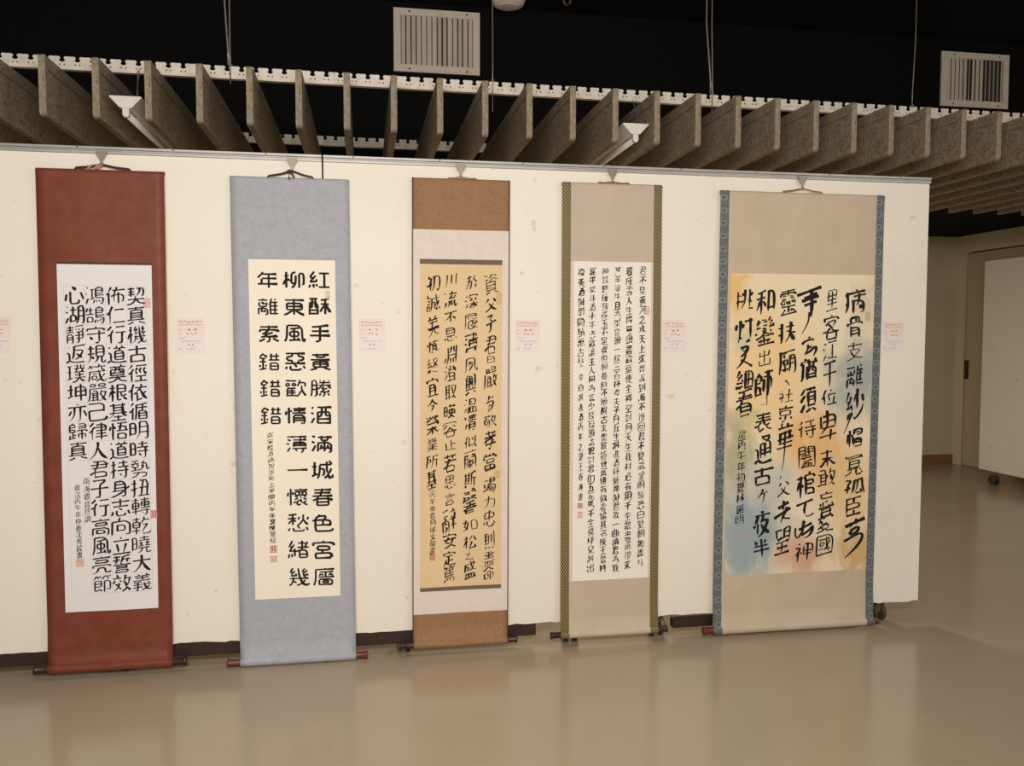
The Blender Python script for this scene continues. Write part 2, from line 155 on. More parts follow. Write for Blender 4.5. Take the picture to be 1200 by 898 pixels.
[[17,5,16,8,8,18,7,20],[16,8,28,17],[7,20,10,22,24,22],[40,5,40,28],[34,14,62,14],[16,22,16,59],[56,5,56,28],[7,34,25,34],[33,28,64,28],[7,44,9,52],[25,44,23,51],[6,62,26,57],[37,50,60,50],[37,62,60,62],[37,62,37,39,60,38,60,62]],
[[34,6,36,13],[8,22,8,13,61,13,62,22],[8,33,30,33,35,34,40,33,62,33],[34,22,34,63],[35,34,30,36,22,47,13,56,6,60],[35,34,39,36,48,48,57,56,62,59,65,59]],
[[30,11,60,11],[45,5,45,24],[28,24,63,24],[28,38,36,33],[52,31,62,37],[16,48,21,47,22,44,21,32,16,25,21,12,21,8,7,8,7,64],[45,40,45,63],[30,48,60,48],[23,63,64,63]],
[[8,7,14,10],[28,6,31,11,30,14,27,18,25,45,21,57,18,63],[21,16,40,16,44,20,44,24,47,27,60,27],[49,6,48,14,44,20],[6,25,13,28],[48,14,64,14],[26,31,37,31,36,60,35,63,33,64,28,63],[13,45,7,62],[60,27,59,31,54,37,54,63,53,64,48,64],[44,44,65,44]],
[[14,5,16,10],[6,16,25,16],[31,8,62,8,62,63,52,64],[8,26,23,26],[33,19,53,19],[8,35,23,35],[34,48,50,47,50,30,34,31,34,52],[8,60,23,60,23,44,8,45,8,63]],
[[19,5,18,8,8,18,8,20],[18,8,30,16],[8,20,10,22,26,22],[18,22,18,59],[7,34,28,34],[48,18,52,28],[8,44,10,52],[28,42,25,51],[5,62,30,57],[51,46,54,42,60,27,63,10,39,9,39,14,45,37,48,45,51,46,51,50,63,62],[34,63,42,59,51,50]],
[[6,8,28,8],[36,8,64,8],[11,20,27,20,27,34,8,34,7,21,11,20],[49,8,48,18],[10,42,11,51],[37,30,62,30],[24,42,22,50,22,56],[37,40,62,40],[5,60,30,54],[62,40,61,19,37,19,38,51,62,51,62,40],[29,63,32,64,42,58,45,58],[53,58,56,58,64,63]],
[[19,16,50,16],[33,16,33,23],[22,30,45,30],[22,36,44,36,45,36,45,30],[45,30,45,23,23,23,22,24,22,49,50,49,48,63,47,64,41,64],[22,42,50,42],[19,55,14,63],[5,63,9,55,11,44,13,8,56,8,59,58,62,63,65,62,65,51],[26,56,27,61],[33,55,34,60],[39,54,42,58]],
[[33,6,33,61],[33,28,58,28],[6,61,63,61]],
[[14,7,19,19,22,20],[34,5,34,63],[56,7,50,18,48,19],[11,28,59,28],[6,44,63,44]],
[[8,14,28,14],[8,22,28,22,28,7,10,7,8,8,8,64],[40,14,61,14],[18,28,30,28,30,30,26,37,19,44,14,45],[18,34,27,41,34,42,44,41,52,34],[38,27,39,31,42,32,42,36,48,41,54,44],[61,22,40,22,40,8,41,7,60,7,61,8,61,60,59,65,54,65],[42,32,45,30],[34,42,34,51],[21,49,32,49,34,51,36,49,49,49],[34,51,36,54,48,60],[19,61,27,58,34,51]],
[[7,8,62,8],[34,8,33,14],[14,23,55,23],[14,23,15,38,25,38,27,39,29,38,54,38,55,37,55,17,54,16,35,16,33,14,31,16,15,16,14,23],[14,31,55,31],[27,39,25,45],[7,52,22,47,24,45,48,45,50,46],[22,47,23,49,30,55,32,58],[4,63,7,65,26,61,32,58,39,58,40,56,46,52,50,46],[39,58,40,60,51,63,65,63]],
[[27,12,63,12],[45,5,45,63],[45,22,31,22,30,23,31,42,45,44,60,42,60,22,45,22],[30,32,60,32],[13,46,18,48,21,47,22,44,21,33,16,26,21,8,7,8,7,64],[45,44,50,45,53,51,60,58,63,60,68,59],[26,59,33,55,40,45,45,44]],
[[13,21,59,21,59,8,13,8,11,48,6,63],[12,33,63,33],[40,21,40,46],[23,62,57,62],[23,62,24,46,57,46,57,62]],
[[22,5,21,5,16,17,14,24,15,26,15,63],[44,4,45,11],[28,18,61,18],[14,24,8,28,5,33],[33,28,37,49,36,54],[56,28,49,61],[25,61,64,61]],
[[8,7,11,7,21,10],[36,4,34,9,27,15,24,15],[34,9,60,10,59,15,56,16],[6,24,21,19],[42,10,44,16],[44,16,53,23,62,25],[27,25,36,22,44,16],[27,25,27,29],[14,37,56,37],[14,45,56,45],[56,37,56,30,54,29,16,29,14,30,14,53,55,54,56,37],[7,63,8,64,24,59,27,59],[45,59,60,64,64,64]],
[[24,7,17,16,10,22],[44,6,46,6,50,10,61,24],[22,27,28,40,41,53,57,62,65,62],[48,26,41,40,31,51,13,62,8,63,5,62]],
[[7,10,62,10],[34,5,34,61,34,63,31,65,24,65,22,64],[34,18,54,18,56,19,56,25,55,27,14,27,14,19,15,18,34,18],[12,36,56,36,57,37,57,54],[5,45,64,45],[11,54,57,54]],
[[11,34,46,34],[11,57,58,57],[11,62,11,12,58,13,58,62]],
[[24,7,20,6,12,9,11,11,12,48],[29,5,29,24,40,24,40,48],[29,12,40,12],[11,21,21,21],[48,8,58,8,57,48],[12,34,21,34],[48,22,58,22],[30,32,30,48],[5,48,64,48],[48,35,57,35],[7,63,23,56],[44,55,46,54,61,63]],
[[14,5,13,19,7,32,10,37,10,54],[6,11,35,11],[27,5,27,17],[46,5,44,16,41,23,41,28,44,29,48,45,51,46],[11,25,32,25,30,61],[44,18,63,18],[8,34,22,35,22,50,10,51],[59,18,57,35,52,45,51,46,51,51,36,63,30,61,27,64,21,64],[32,31,37,31,39,28,41,28],[51,51,59,60,63,63]],
[[12,12,47,12,50,15],[30,5,30,24],[6,24,33,24,35,25,45,24,63,24],[59,8,46,19,45,24],[35,25,30,34],[5,42,9,42,19,37,21,35,28,34,49,36],[11,49,63,49],[49,36,46,40,38,44,37,45,36,63,34,64,27,64]],
[[14,5,18,10,19,15],[34,5,34,15],[8,25,8,15,62,15,62,25],[54,7,51,10,51,15],[28,25,49,25,51,26,51,34,49,36,19,36,19,26,20,25,28,25],[13,53,57,53],[34,44,34,62],[13,63,57,63],[13,63,13,44,57,44,57,63]],
[[14,6,16,11],[6,18,24,18],[8,26,11,46],[33,17,60,17],[22,27,18,52],[36,27,60,26,60,7,34,7,33,26,36,27,35,36],[35,36,63,36,62,54,60,63,59,65,51,63],[35,36,30,44],[30,44,33,46,33,57,55,57],[5,58,5,57,16,54,18,52,25,52,26,50],[48,41,46,46,40,52],[46,46,54,50]],
[[31,5,30,28,26,44,19,54,8,63],[8,21,60,21,58,51,55,62,53,63,47,64,39,62]],
[[34,5,34,37,33,44,38,46],[34,30,57,30,58,14,11,13,11,30,34,30],[12,46,7,59],[23,46,23,60,25,63,46,63,49,61,51,56],[54,45,63,58]],
[[8,21,31,21],[44,14,44,47],[61,7,61,60,59,64,50,64],[8,34,31,34],[31,34,31,7,9,7,8,46,30,47,31,34],[13,54,5,64],[28,56,32,62]],
[[13,8,56,9,55,25,13,25],[5,17,63,17],[34,5,34,33],[7,33,63,33],[13,39,10,44,13,50,13,62],[7,46,8,45,15,48,55,48,56,62],[26,39,26,42],[40,38,42,44],[27,48,27,62],[55,37,63,46],[5,63,64,63],[41,48,41,62]],
[[7,25,19,19,34,8,37,8,49,19,62,24],[19,19,22,23,46,23,49,19],[11,53,27,53,27,34,11,34,11,59],[51,54,58,54,59,34,40,34,40,64]],
[[18,8,18,24],[27,8,7,9,7,59,27,59],[38,5,37,11,34,13,31,18],[7,24,26,24,26,41,7,41],[37,11,63,12],[59,21,59,34,39,34,39,21,59,21],[18,41,18,59],[34,60,45,60],[33,65,34,44,45,44,45,63],[52,60,64,60],[52,65,52,44,64,44,64,63]],
[[9,7,16,10],[25,16,25,8,61,8,62,16],[5,25,13,29],[37,18,27,28],[50,19,59,28],[25,39,39,39,44,41,48,39,62,39],[16,44,7,61,8,62],[44,31,44,63],[44,41,38,44,34,50,27,57,22,59],[44,41,47,42,53,51,62,59]],
[[11,18,59,17,59,7,11,7,10,45,5,63],[27,22,22,28,18,30],[39,25,35,28,35,32],[39,25,62,26],[35,32,37,45,58,45,59,44,59,38],[17,44,22,42],[36,38,59,38],[44,45,42,50],[30,56,31,57,35,54,39,53,40,50,58,51,57,54,51,60,45,60,44,62,34,65,31,63],[39,53,45,60],[22,64,22,42,23,38,27,33,58,32,59,38],[51,60,52,62,55,63,65,63]],
[[21,21,48,21],[33,21,30,32,28,33,23,41],[30,32,45,33,45,38,40,47,37,49,36,52,29,59,22,62],[31,45,37,49],[5,63,9,56,11,46,13,8,56,8,56,34,58,56,61,63,63,63,66,58,65,52]],
[[21,8,17,7,10,10,11,48],[10,21,18,21],[51,8,59,8,59,48],[31,17,39,17],[10,34,18,34],[31,30,31,25,39,25,38,38,31,38,31,30],[51,22,59,22],[5,48,63,48],[51,34,59,34],[24,48,25,8,45,8,45,48],[7,63,24,55],[45,54,60,62]],
[[9,7,10,6,17,10],[7,25,14,29],[44,13,42,19],[42,19,36,25],[42,19,45,20],[30,31,56,31,57,8,29,8,28,31,30,31],[16,44,8,62],[37,40,37,62],[48,40,48,62],[20,62,65,62],[26,62,27,40,59,40,60,62]],
[[7,9,13,22],[23,9,62,9],[44,5,44,26],[25,18,61,18],[21,27,65,27],[14,40,7,60],[28,44,59,44],[28,53,59,53],[28,63,28,35,59,36,58,63,51,64,48,62]],
[[18,5,13,16,11,25,13,26,13,64],[27,10,28,54,27,56],[37,12,44,29],[11,25,7,28,4,34],[57,7,54,44,52,45,48,55,40,62],[28,52,33,51,42,45],[54,44,57,45,64,61]],
[[6,9,63,9],[22,5,22,9],[46,5,46,12],[9,24,28,24],[9,30,27,30,28,30,28,24],[28,24,28,18,10,18,9,19,9,64],[40,24,41,30,60,30],[40,24,60,24],[40,24,40,18,60,18,60,62,57,64,54,64],[19,37,50,37],[34,33,34,63],[27,46,28,49],[18,61,19,62,30,55,48,51,48,44,34,44,21,44,21,52,34,54,48,61]],
[[11,6,11,47],[6,14,34,14],[29,6,29,47],[11,25,29,25],[63,6,45,10,42,13,41,47,37,59,34,63],[11,36,29,36],[42,28,64,28],[5,47,34,47],[57,28,57,64],[13,54,7,63],[25,54,29,59]],
[[7,7,33,7],[20,7,20,14],[9,14,32,14],[20,21,20,28],[38,14,44,10,44,5,55,5,56,13,64,13],[10,28,30,28,31,27,31,21,10,21,10,28,6,36],[39,18,58,19],[39,23,42,22,48,27,53,27,63,32],[17,36,54,34],[58,19,53,27],[7,42,25,42,27,44,30,42,62,42],[34,36,34,51],[37,34,37,31,45,29,48,27],[27,44,25,46,18,51],[6,54,18,51,51,51,65,52],[18,51,17,53,17,63,52,63,52,57],[44,44,44,46,48,48,52,53,52,57],[17,57,52,57]],
[[17,5,10,39,30,57],[5,19,30,19,29,31,23,48,15,59,7,63],[40,57,62,57],[39,62,40,12,62,13,62,61]],
[[16,5,16,63],[5,19,25,19],[40,8,36,20,30,30],[53,7,56,16,63,29,63,31],[15,31,11,35,5,48,5,54],[15,31,22,33,25,39,25,40],[45,29,33,60],[55,46,59,57,62,62],[33,60,59,57]],
[[33,6,37,11,36,19],[10,19,54,19],[54,19,53,24,36,42,19,54,11,56,7,62],[19,54,21,57,30,62,54,62,62,62,66,59]],
[[37,5,37,10,42,24,48,34,56,39,60,39,63,37,63,33],[48,5,53,8,53,12],[11,23,28,23,27,36,19,37],[7,40,10,33,12,12,62,12],[57,19,45,33,35,38],[28,46,28,63],[42,46,42,63],[6,63,63,63],[14,63,14,46,55,46,56,63]],
[[13,9,13,44,9,58,6,63],[36,12,36,57],[59,9,59,63]],
[[9,7,17,11],[42,5,44,14],[25,14,63,14],[7,26,13,29],[38,14,36,20,31,25,31,30],[27,30,57,28],[53,20,57,28,60,28,62,31],[18,44,8,62],[30,39,29,53,25,60,22,63],[42,39,42,61],[55,39,56,63,64,63,65,56]],
[[7,10,62,10],[39,10,34,25,34,63],[7,44,16,39,29,27,34,25],[44,28,62,42]],
[[36,4,34,5,33,10],[16,21,53,21],[16,30,53,30],[33,40,33,45,38,51],[33,40,53,40,53,11,16,11,16,40,33,40],[11,50,7,60],[21,50,21,60,24,63,48,63,50,60,51,57],[58,50,62,59]],
[[10,7,15,10],[24,6,24,44,22,54,19,62,19,65],[37,7,37,22,24,23],[7,25,12,28],[48,7,48,23,61,23],[61,6,61,64],[24,33,61,33],[14,44,7,62,7,63],[24,44,37,44,37,63],[61,44,48,44,48,63]],
[[11,7,18,12],[26,7,37,7,38,10,33,20,25,29,22,30],[46,5,52,18,64,30],[25,16,36,24,51,24,63,15],[7,26,14,30],[50,12,56,9],[17,44,8,61,9,64],[33,52,35,56,34,63],[51,46,57,46,57,34,28,34,29,46,51,46],[51,46,52,52,49,62],[22,63,64,63]],
[[6,8,32,8],[10,8,10,53],[27,8,27,63],[10,22,27,22],[38,13,62,13,61,21,57,35,53,44,51,45],[41,13,44,32,48,44,51,45,51,51],[10,37,27,37],[5,54,34,49],[51,51,63,62],[51,51,48,51,45,57,38,62]],
[[37,5,37,18],[28,12,63,12],[54,5,54,18],[7,30,21,30],[45,22,46,46,49,48,51,54,56,59,61,63,66,63],[7,51,21,51,21,10,7,10,7,56],[28,45,44,45,46,46,49,45,64,45],[32,45,33,27,60,27,60,45],[46,46,44,47,42,53,37,58,27,64,26,63]],
[[34,5,36,11],[8,19,8,11,61,11,61,19],[10,31,27,19],[45,20,56,28],[35,28,51,40,52,44],[35,28,33,29,28,35,20,40,18,46,18,62],[7,48,18,44,50,45,56,44,63,46],[52,44,52,62],[18,62,52,62]],
[[37,5,37,61],[16,21,16,61],[37,28,60,28],[6,61,63,61]],
[[7,11,63,11],[22,5,22,18],[47,5,47,18],[6,28,63,28],[31,21,30,25,26,31,20,44,20,64],[6,52,23,44,57,44,57,61],[20,61,57,61]],
[[34,8,56,8,56,34,12,34,12,8,34,8],[34,8,34,34],[12,21,56,21],[12,47,8,59],[30,42,40,48],[22,47,22,59,25,63,46,63,48,61,49,56],[55,46,61,55,62,60]],
[[6,15,35,15,38,11,40,12],[31,4,35,8,37,13],[37,13,39,15,63,15],[16,25,53,25],[16,36,53,36],[16,62,16,47,54,47,54,62],[16,62,54,62]],
[[7,8,31,5],[10,14,11,16],[20,13,21,16],[10,21,27,21],[31,11,28,16],[51,5,52,8,52,13],[41,13,62,13],[13,27,21,28],[27,21,27,24,22,27,22,31,19,35,16,44],[45,19,48,27],[60,19,56,30,52,34,52,64],[24,39,27,44],[16,44,25,42],[40,33,63,33],[14,49,25,49,25,51,18,60,14,62],[16,54,21,57],[42,47,62,47],[8,64,8,33,33,33,33,61,31,64,28,64,25,62]],
[[33,6,34,13],[8,22,9,13,60,13,60,22],[31,21,28,30,23,34,19,44],[7,32,62,32],[19,44,33,50,34,52,39,52,40,54,59,62],[48,33,48,37,39,52],[10,63,15,63,24,60,32,56,34,52]],
[[33,5,36,13],[8,23,8,13,61,13,61,23],[17,27,52,27],[34,27,34,60],[18,38,16,48,7,63],[16,48,19,50,25,57,30,60,34,60,36,62,62,63,65,62],[34,44,56,44]],
[[14,5,13,10],[13,10,10,11,7,18,4,18],[13,10,31,10],[19,10,21,17,21,22],[42,5,40,10,33,17,36,24,36,47],[40,10,63,10],[49,10,51,17,51,22],[14,31,56,31],[14,39,56,39],[58,22,14,23,15,48,61,48,59,63,57,65,51,65],[11,54,6,64],[22,55,24,62],[35,55,37,62],[46,53,49,59]],
[[14,5,18,10,17,17],[6,17,22,17,24,18,16,34,16,63],[31,11,62,11,59,59,54,64,46,63],[44,11,39,44,34,56,28,63],[5,44,11,39,22,37,27,32],[22,37,25,44]],
[[11,5,14,10,14,16],[4,16,22,16],[50,5,51,36,54,46,53,54,55,56,57,61,60,63,64,61,65,53],[7,26,20,26],[59,5,60,8],[7,35,20,35],[30,32,44,32,42,53,40,56,36,56],[63,18,30,18,30,48,25,63],[62,29,58,42,54,46],[7,60,20,60,22,63,25,63],[7,63,7,45,21,45,20,60],[53,54,50,56,48,60]],
[[18,4,23,10,23,14],[9,14,60,14],[49,5,46,10,46,14],[13,25,57,25],[34,15,33,44,29,53,22,59,7,63],[5,36,63,36],[8,45,63,45],[38,46,40,52,47,59,57,63,64,63]],
[[14,5,14,65],[6,19,4,32],[27,11,63,11],[46,4,44,19],[21,16,23,27],[31,28,58,28],[31,35,58,35],[31,44,58,44],[25,51,65,51],[31,51,31,20,44,19,58,20,58,51],[37,51,37,57],[22,63,26,64,37,57],[53,51,53,57,63,63]],
[[19,5,16,5,8,21,7,25],[42,5,40,11,38,13,37,17,34,18,33,20],[22,17,19,24,16,25,14,30,10,35,9,40],[7,25,16,25],[40,11,58,12,57,17,51,26,44,33,33,39,30,39],[37,17,52,33,63,39],[22,31,24,42],[6,41,23,39],[8,49,5,63],[16,49,16,61],[23,48,25,58],[42,44,44,42,53,48],[33,56,37,55,58,63]],
[[34,5,36,13],[8,23,8,13,61,13,61,23],[19,37,49,37],[19,49,49,49],[6,62,63,62],[19,62,19,25,49,25,49,62]],
[[36,8,52,22,62,27,65,27],[4,27,7,28,12,25,36,8],[14,37,52,38],[52,38,51,44,39,54,38,57],[25,51,34,56,38,57,38,59,44,62]],
[[11,8,7,14],[20,5,19,16],[33,8,27,13],[19,16,28,22],[40,8,36,14],[49,4,48,16,44,20,37,23],[7,24,12,22,19,16],[62,8,57,13],[48,16,62,25,62,36],[8,36,8,30,62,30],[10,44,30,44,35,45,39,44,60,44],[34,36,34,63],[35,45,39,46,49,56,59,61,63,61],[4,60,8,62,19,57,31,46,35,45]],
[[11,5,14,6,17,11,17,17],[28,5,28,17],[7,17,63,17],[41,5,41,17],[22,18,25,28],[59,5,55,8,52,17],[10,29,60,29],[48,18,45,28],[13,39,57,39],[34,29,34,63],[7,48,40,49,41,48,63,48],[7,62,11,62,24,56,28,52,30,49],[40,49,45,55,60,62,63,62]],
[[30,7,9,11,8,48,5,62],[9,22,28,22,28,38,9,38],[65,8,60,7,40,11,39,47,36,57,32,63],[40,28,64,28],[56,29,56,63]],
[[17,25,54,25],[16,42,54,42],[8,61,12,54,16,42,17,9,54,8,54,60,52,63,41,64]],
[[18,5,5,18],[44,8,59,23,63,24],[44,8,42,9,30,22,25,24],[22,19,19,20,14,30,14,65],[30,22,33,26,44,27,56,26,59,23],[4,37,10,31,14,30],[44,27,44,63,42,64,36,64],[25,40,62,40],[33,48,31,49,25,59],[57,49,63,59]],
[[6,18,63,18],[34,5,36,9,35,18],[18,18,18,24,22,32,35,48,54,60,62,63,66,62],[52,18,51,24,46,33,37,46,25,55,14,61,8,63,5,62]],
[[5,10,20,10],[13,10,13,53],[30,8,30,19,61,19,62,8],[45,5,45,19],[6,30,19,30],[27,30,64,30],[45,30,44,38,40,44,40,64],[5,56,22,51],[51,41,51,64],[29,64,30,41,62,41,62,63,59,65]],
[[15,19,54,19],[15,31,54,31],[15,31,15,7,54,8,54,42,15,42,15,31],[25,44,24,51,21,56,14,61,7,64],[42,44,42,60,44,63,62,63,65,56]],
[[7,7,10,7,18,11,22,11,24,9,65,9],[6,26,14,30],[59,10,59,62,57,63,45,64],[18,44,8,62,8,63],[28,45,45,44,45,25,28,25,28,49]],
[[35,5,35,60,33,63,27,64],[7,23,24,23,24,28,18,44,13,51,7,56],[36,28,44,33,45,38,57,52,63,56,64,55],[57,19,44,33]],
[[10,10,60,10],[34,11,34,34,30,45,24,52,17,58,7,63],[7,32,32,32,34,34,36,32,62,32],[34,34,40,45,49,55,60,62,65,62]],
[[7,14,62,14],[34,5,34,37,36,40,34,42,34,63],[19,22,17,31,14,33,11,38],[17,31,19,31,24,36],[52,22,50,30,45,37,30,42,21,51,7,60],[50,30,59,36],[36,40,40,42,47,50,58,58,62,60,65,59]],
[[7,14,62,14],[34,5,33,5,30,13],[2,31,7,31,16,27,24,19,25,14],[16,27,19,30,50,30,54,27],[45,14,46,19,54,27,62,31,65,30],[34,24,34,39],[21,39,20,52,18,56,11,63,7,63],[6,47,63,47],[48,39,48,63]],
[[7,9,38,9],[18,10,18,14,12,23,11,27],[30,17,33,21,33,25,36,25,37,28],[11,27,16,27,33,25],[46,11,46,48],[61,6,61,58,59,62,52,63],[22,34,22,57],[9,41,37,41],[7,60,38,54]],
[[18,5,5,18],[36,5,34,6,33,11,29,15,32,22,32,36,39,37,59,37,58,20,27,19,25,21,19,20,15,26,14,31,14,65],[33,11,63,11],[5,37,10,32,14,31],[32,28,59,28],[39,37,37,45,36,45,35,48],[37,45,57,46],[35,48,36,51,42,56,44,58],[26,52,35,48],[25,64,39,61,44,58,48,58,49,56,56,49,57,46],[48,58,52,61,63,63]],
[[30,45,45,44,45,24,23,24,23,44,30,45],[8,60,61,60],[8,64,8,8,61,8,61,63]],
[[14,5,19,11,19,16],[34,5,34,16],[7,27,7,16,62,16,62,27],[57,5,55,5,51,10,51,16],[34,38,51,38,51,26,18,26,18,38,34,38],[34,38,34,62],[13,49,57,49],[7,62,63,62]],
[[17,5,16,8,8,16,7,20],[16,8,26,14,28,19,25,22,10,22,7,20],[33,10,63,10],[46,4,48,9],[16,22,16,59],[40,15,41,22],[31,22,64,22],[6,34,27,34],[57,14,56,16,54,22],[8,44,9,52],[34,38,61,38],[34,38,34,31,36,30,60,30,61,46,35,46,34,38],[26,42,24,51],[5,62,28,57],[41,47,41,53,39,59,34,62,28,64],[52,47,52,61,54,64,63,64,65,59]],
[[8,11,27,11],[27,5,27,37],[42,5,42,37],[10,21,27,21],[42,11,62,11],[7,33,27,33],[42,22,60,22],[42,32,63,32],[13,48,7,60],[23,46,23,60,24,62,46,63,49,62,50,56],[34,44,39,50],[52,45,54,46,63,60]],
[[35,5,33,5,30,16],[13,37,57,37],[13,59,57,59],[12,64,12,17,30,16,57,16,57,63]],
[[13,12,14,6,34,6],[13,12,33,12],[13,12,13,22,15,27,12,31],[13,18,34,18],[6,24,37,24],[44,12,57,7],[8,33,31,31],[30,24,31,31],[42,21,44,22,47,22,60,16],[6,41,63,41],[28,36,23,45,24,50],[45,32,62,25],[45,32,45,35,51,38,51,41],[24,50,27,54,34,57,34,60],[5,64,11,61,21,50,49,49,51,51],[19,65,33,62,34,60,44,60,44,62,60,65,64,63],[51,51,49,54,44,57,44,60]],
[[19,5,19,22],[5,13,33,13],[7,33,30,33],[41,25,61,25],[30,33,30,42,7,42,8,23,30,23,30,33],[19,42,19,64],[5,52,33,52,37,56],[41,42,61,42],[33,63,38,55,41,42,41,8,61,8,61,63,60,64,54,64]],
[[10,9,59,9],[34,5,34,27],[13,18,56,18],[6,27,63,27],[16,45,54,45],[16,53,54,53],[16,64,16,36,53,36,53,63,49,65,44,65]],
[[18,6,8,21,7,25],[25,16,21,24,18,25,14,33,10,36,9,40],[47,7,39,22],[7,25,18,25],[57,14,52,21,49,22,48,27,42,33,40,37],[39,22,49,22],[25,31,28,41,31,42],[9,40,27,38],[8,50,5,62],[58,28,63,39],[40,37,60,36],[17,49,18,60],[49,37,49,63,45,64],[26,48,28,57],[40,46,36,58],[59,46,63,53,63,59]],
[[5,9,63,9],[23,5,23,9],[46,5,46,12],[14,25,55,25],[5,40,63,40],[27,33,26,39],[27,33,54,32,55,18,54,17,16,17,14,18,14,31,16,33,27,33],[21,40,18,49,18,63],[4,51,7,52,13,48,18,47,52,48,63,51,65,51],[18,56,52,56],[18,63,52,63,52,50,49,40]],
[[40,5,42,29,44,42,46,46,46,52,54,62,58,63,62,62,64,52],[49,6,51,5,59,11,59,17],[11,31,29,31,28,52,25,54,19,54,18,53],[63,17,11,17,11,39,10,52,6,62,7,65],[59,28,51,44,49,46,46,46],[31,62,35,61,46,52]],
[[11,7,57,7],[34,7,34,33],[7,27,8,16,62,16,62,27],[15,25,27,25],[14,33,27,33],[44,25,54,25],[14,42,54,42,55,62],[44,33,56,33],[15,52,55,52],[12,62,55,62]],
[[20,5,18,7,15,19,13,19,8,29,5,30],[35,5,35,62],[15,19,60,19],[14,39,57,39],[6,62,63,62]],
[[17,7,9,16,5,18],[31,16,59,16],[22,21,20,21,16,26,14,32,14,64],[5,38,10,33,14,32],[59,16,59,7,31,7,31,26,58,26,59,25,59,16],[26,35,63,35],[25,45,64,45],[53,35,52,63,45,65],[33,52,38,59]],
[[10,10,59,10],[23,10,22,15,24,21],[34,5,36,9],[7,21,62,21],[47,10,48,14,46,21],[15,37,54,37],[15,37,15,30,16,28,53,28,54,30,54,45,16,45,15,37],[13,53,9,61],[32,45,32,49],[32,49,39,54],[23,54,24,63,27,64,44,64,47,62,48,59],[55,52,61,60]],
[[5,17,8,17,22,6],[30,8,64,8],[46,8,45,18],[8,38,17,32,22,26,25,25],[33,30,62,30],[33,30,33,51,60,51,62,50,62,20,60,19,34,19,33,20,33,30],[33,40,62,40],[5,61,7,62,15,56,24,46],[22,63,27,64,40,58],[50,58,55,58,64,63]],
[[7,9,63,9],[22,5,22,14],[47,5,47,14],[14,30,56,30],[7,49,63,49],[56,30,56,21,14,21,14,40,55,40,56,30],[34,40,34,48,28,57,22,60,6,64],[39,50,39,54,46,59,57,63,64,63]],
[[21,5,13,22,14,65],[25,13,65,13],[44,5,44,47,40,54,34,59,25,64,21,63],[13,24,10,24,7,27,4,33],[44,24,62,24,62,38,61,39,27,39,27,24,44,24],[28,45,33,52,41,57,55,63,63,64]],
[[36,8,53,22,61,25,66,25],[6,25,17,22,33,8,36,8],[17,22,19,26,49,26,53,22],[34,26,34,62],[10,40,59,40],[17,47,21,56],[7,62,62,62],[51,48,48,56]],
[[15,5,14,30,15,34,15,64],[36,5,40,14,40,25,39,28,35,30],[6,20,22,20],[27,12,64,12],[56,5,54,10,50,14,49,25,52,28,62,28],[14,32,11,34,5,49],[14,32,20,34,23,39,23,42],[30,34,62,34],[30,34,30,20,62,21,62,42,30,42,30,34],[25,50,64,50],[33,50,33,55],[53,42,53,63,52,64,46,65],[33,55,37,60]],
[[34,5,36,13],[7,24,8,13,61,13,62,22],[10,34,27,23],[44,24,60,33],[15,39,55,39],[34,40,34,62],[7,62,62,62]],
[[7,7,11,14,16,14],[16,5,16,20],[25,5,25,20],[5,20,36,20,40,24,64,24],[25,14,30,14,35,7],[57,5,57,63,48,64],[13,26,15,30],[7,35,33,35],[31,25,29,26,26,34],[21,35,21,59],[9,46,32,46],[44,35,48,46,50,48],[5,61,36,57]],
[[7,11,21,10,30,7,32,7],[21,10,21,60,19,64,11,64],[42,6,44,37,50,57,57,64,61,64,63,62,65,54],[6,25,63,25],[52,7,59,14],[7,45,34,39],[59,34,53,44,48,47],[32,60,44,52,48,51]],
[[18,5,18,63],[7,20,27,20],[57,5,56,27,57,29,57,60,56,63,46,64],[36,20,64,20],[17,30,16,32,13,33,5,49],[17,30,24,30,28,36,29,40],[56,27,50,31,44,42,33,51]],
[[25,6,39,16],[12,27,6,45],[24,22,24,51,25,62,27,63,48,63,51,60,52,52],[56,10,41,33,30,44,24,45],[56,30,64,47],[6,59,19,52,24,51]],
[[7,14,63,14],[29,5,27,12,24,16,21,27,19,28,20,64],[21,27,54,27,54,62,52,64,45,64],[7,39,15,31,19,30],[20,39,54,39],[20,51,54,51]],
[[35,10,35,63],[13,26,59,26],[13,44,59,44],[6,63,10,55,13,44,13,10,59,10,59,60,59,62,56,64,47,63]],
[[10,13,34,11,52,7,59,8],[34,11,34,63],[6,33,63,33]],
[[13,6,13,25],[5,13,34,13],[27,6,27,25],[46,6,42,21,42,27,44,28,48,44,51,45,51,51],[5,26,34,26,39,30],[44,18,64,18],[60,18,55,41,53,45,51,45],[39,30,37,37],[39,30,42,27],[10,44,30,44],[10,53,30,53],[10,64,10,35,30,36,30,62],[51,51,53,52,56,56,63,63],[24,65,29,64,30,62,37,63,51,51]],
[[8,5,14,13],[37,7,37,16],[48,7,48,16],[5,28,14,29,14,56],[21,23,64,23],[48,16,26,16,25,7,59,6,60,16,48,16],[39,40,38,44,35,46,34,56],[22,49,35,46],[14,56,24,62,34,63,63,63,66,60],[14,56,10,57,6,61,5,65],[57,39,28,39,27,31,28,30,57,30,57,39,59,40,59,44,55,46,54,48],[46,45,54,48,56,52,59,53],[34,56,45,54]],
[[7,10,62,10],[34,5,36,9],[36,17,52,17,52,25,17,25,17,18,18,17,36,17],[10,33,57,34],[23,50,34,49,35,41,47,37,49,34],[13,56,9,63,4,65],[27,57,27,64],[42,56,44,63],[57,55,62,63]],
[[20,5,23,11,22,17],[10,17,60,17],[51,5,47,13,46,17],[34,18,34,63],[13,32,56,32],[6,48,63,48]],
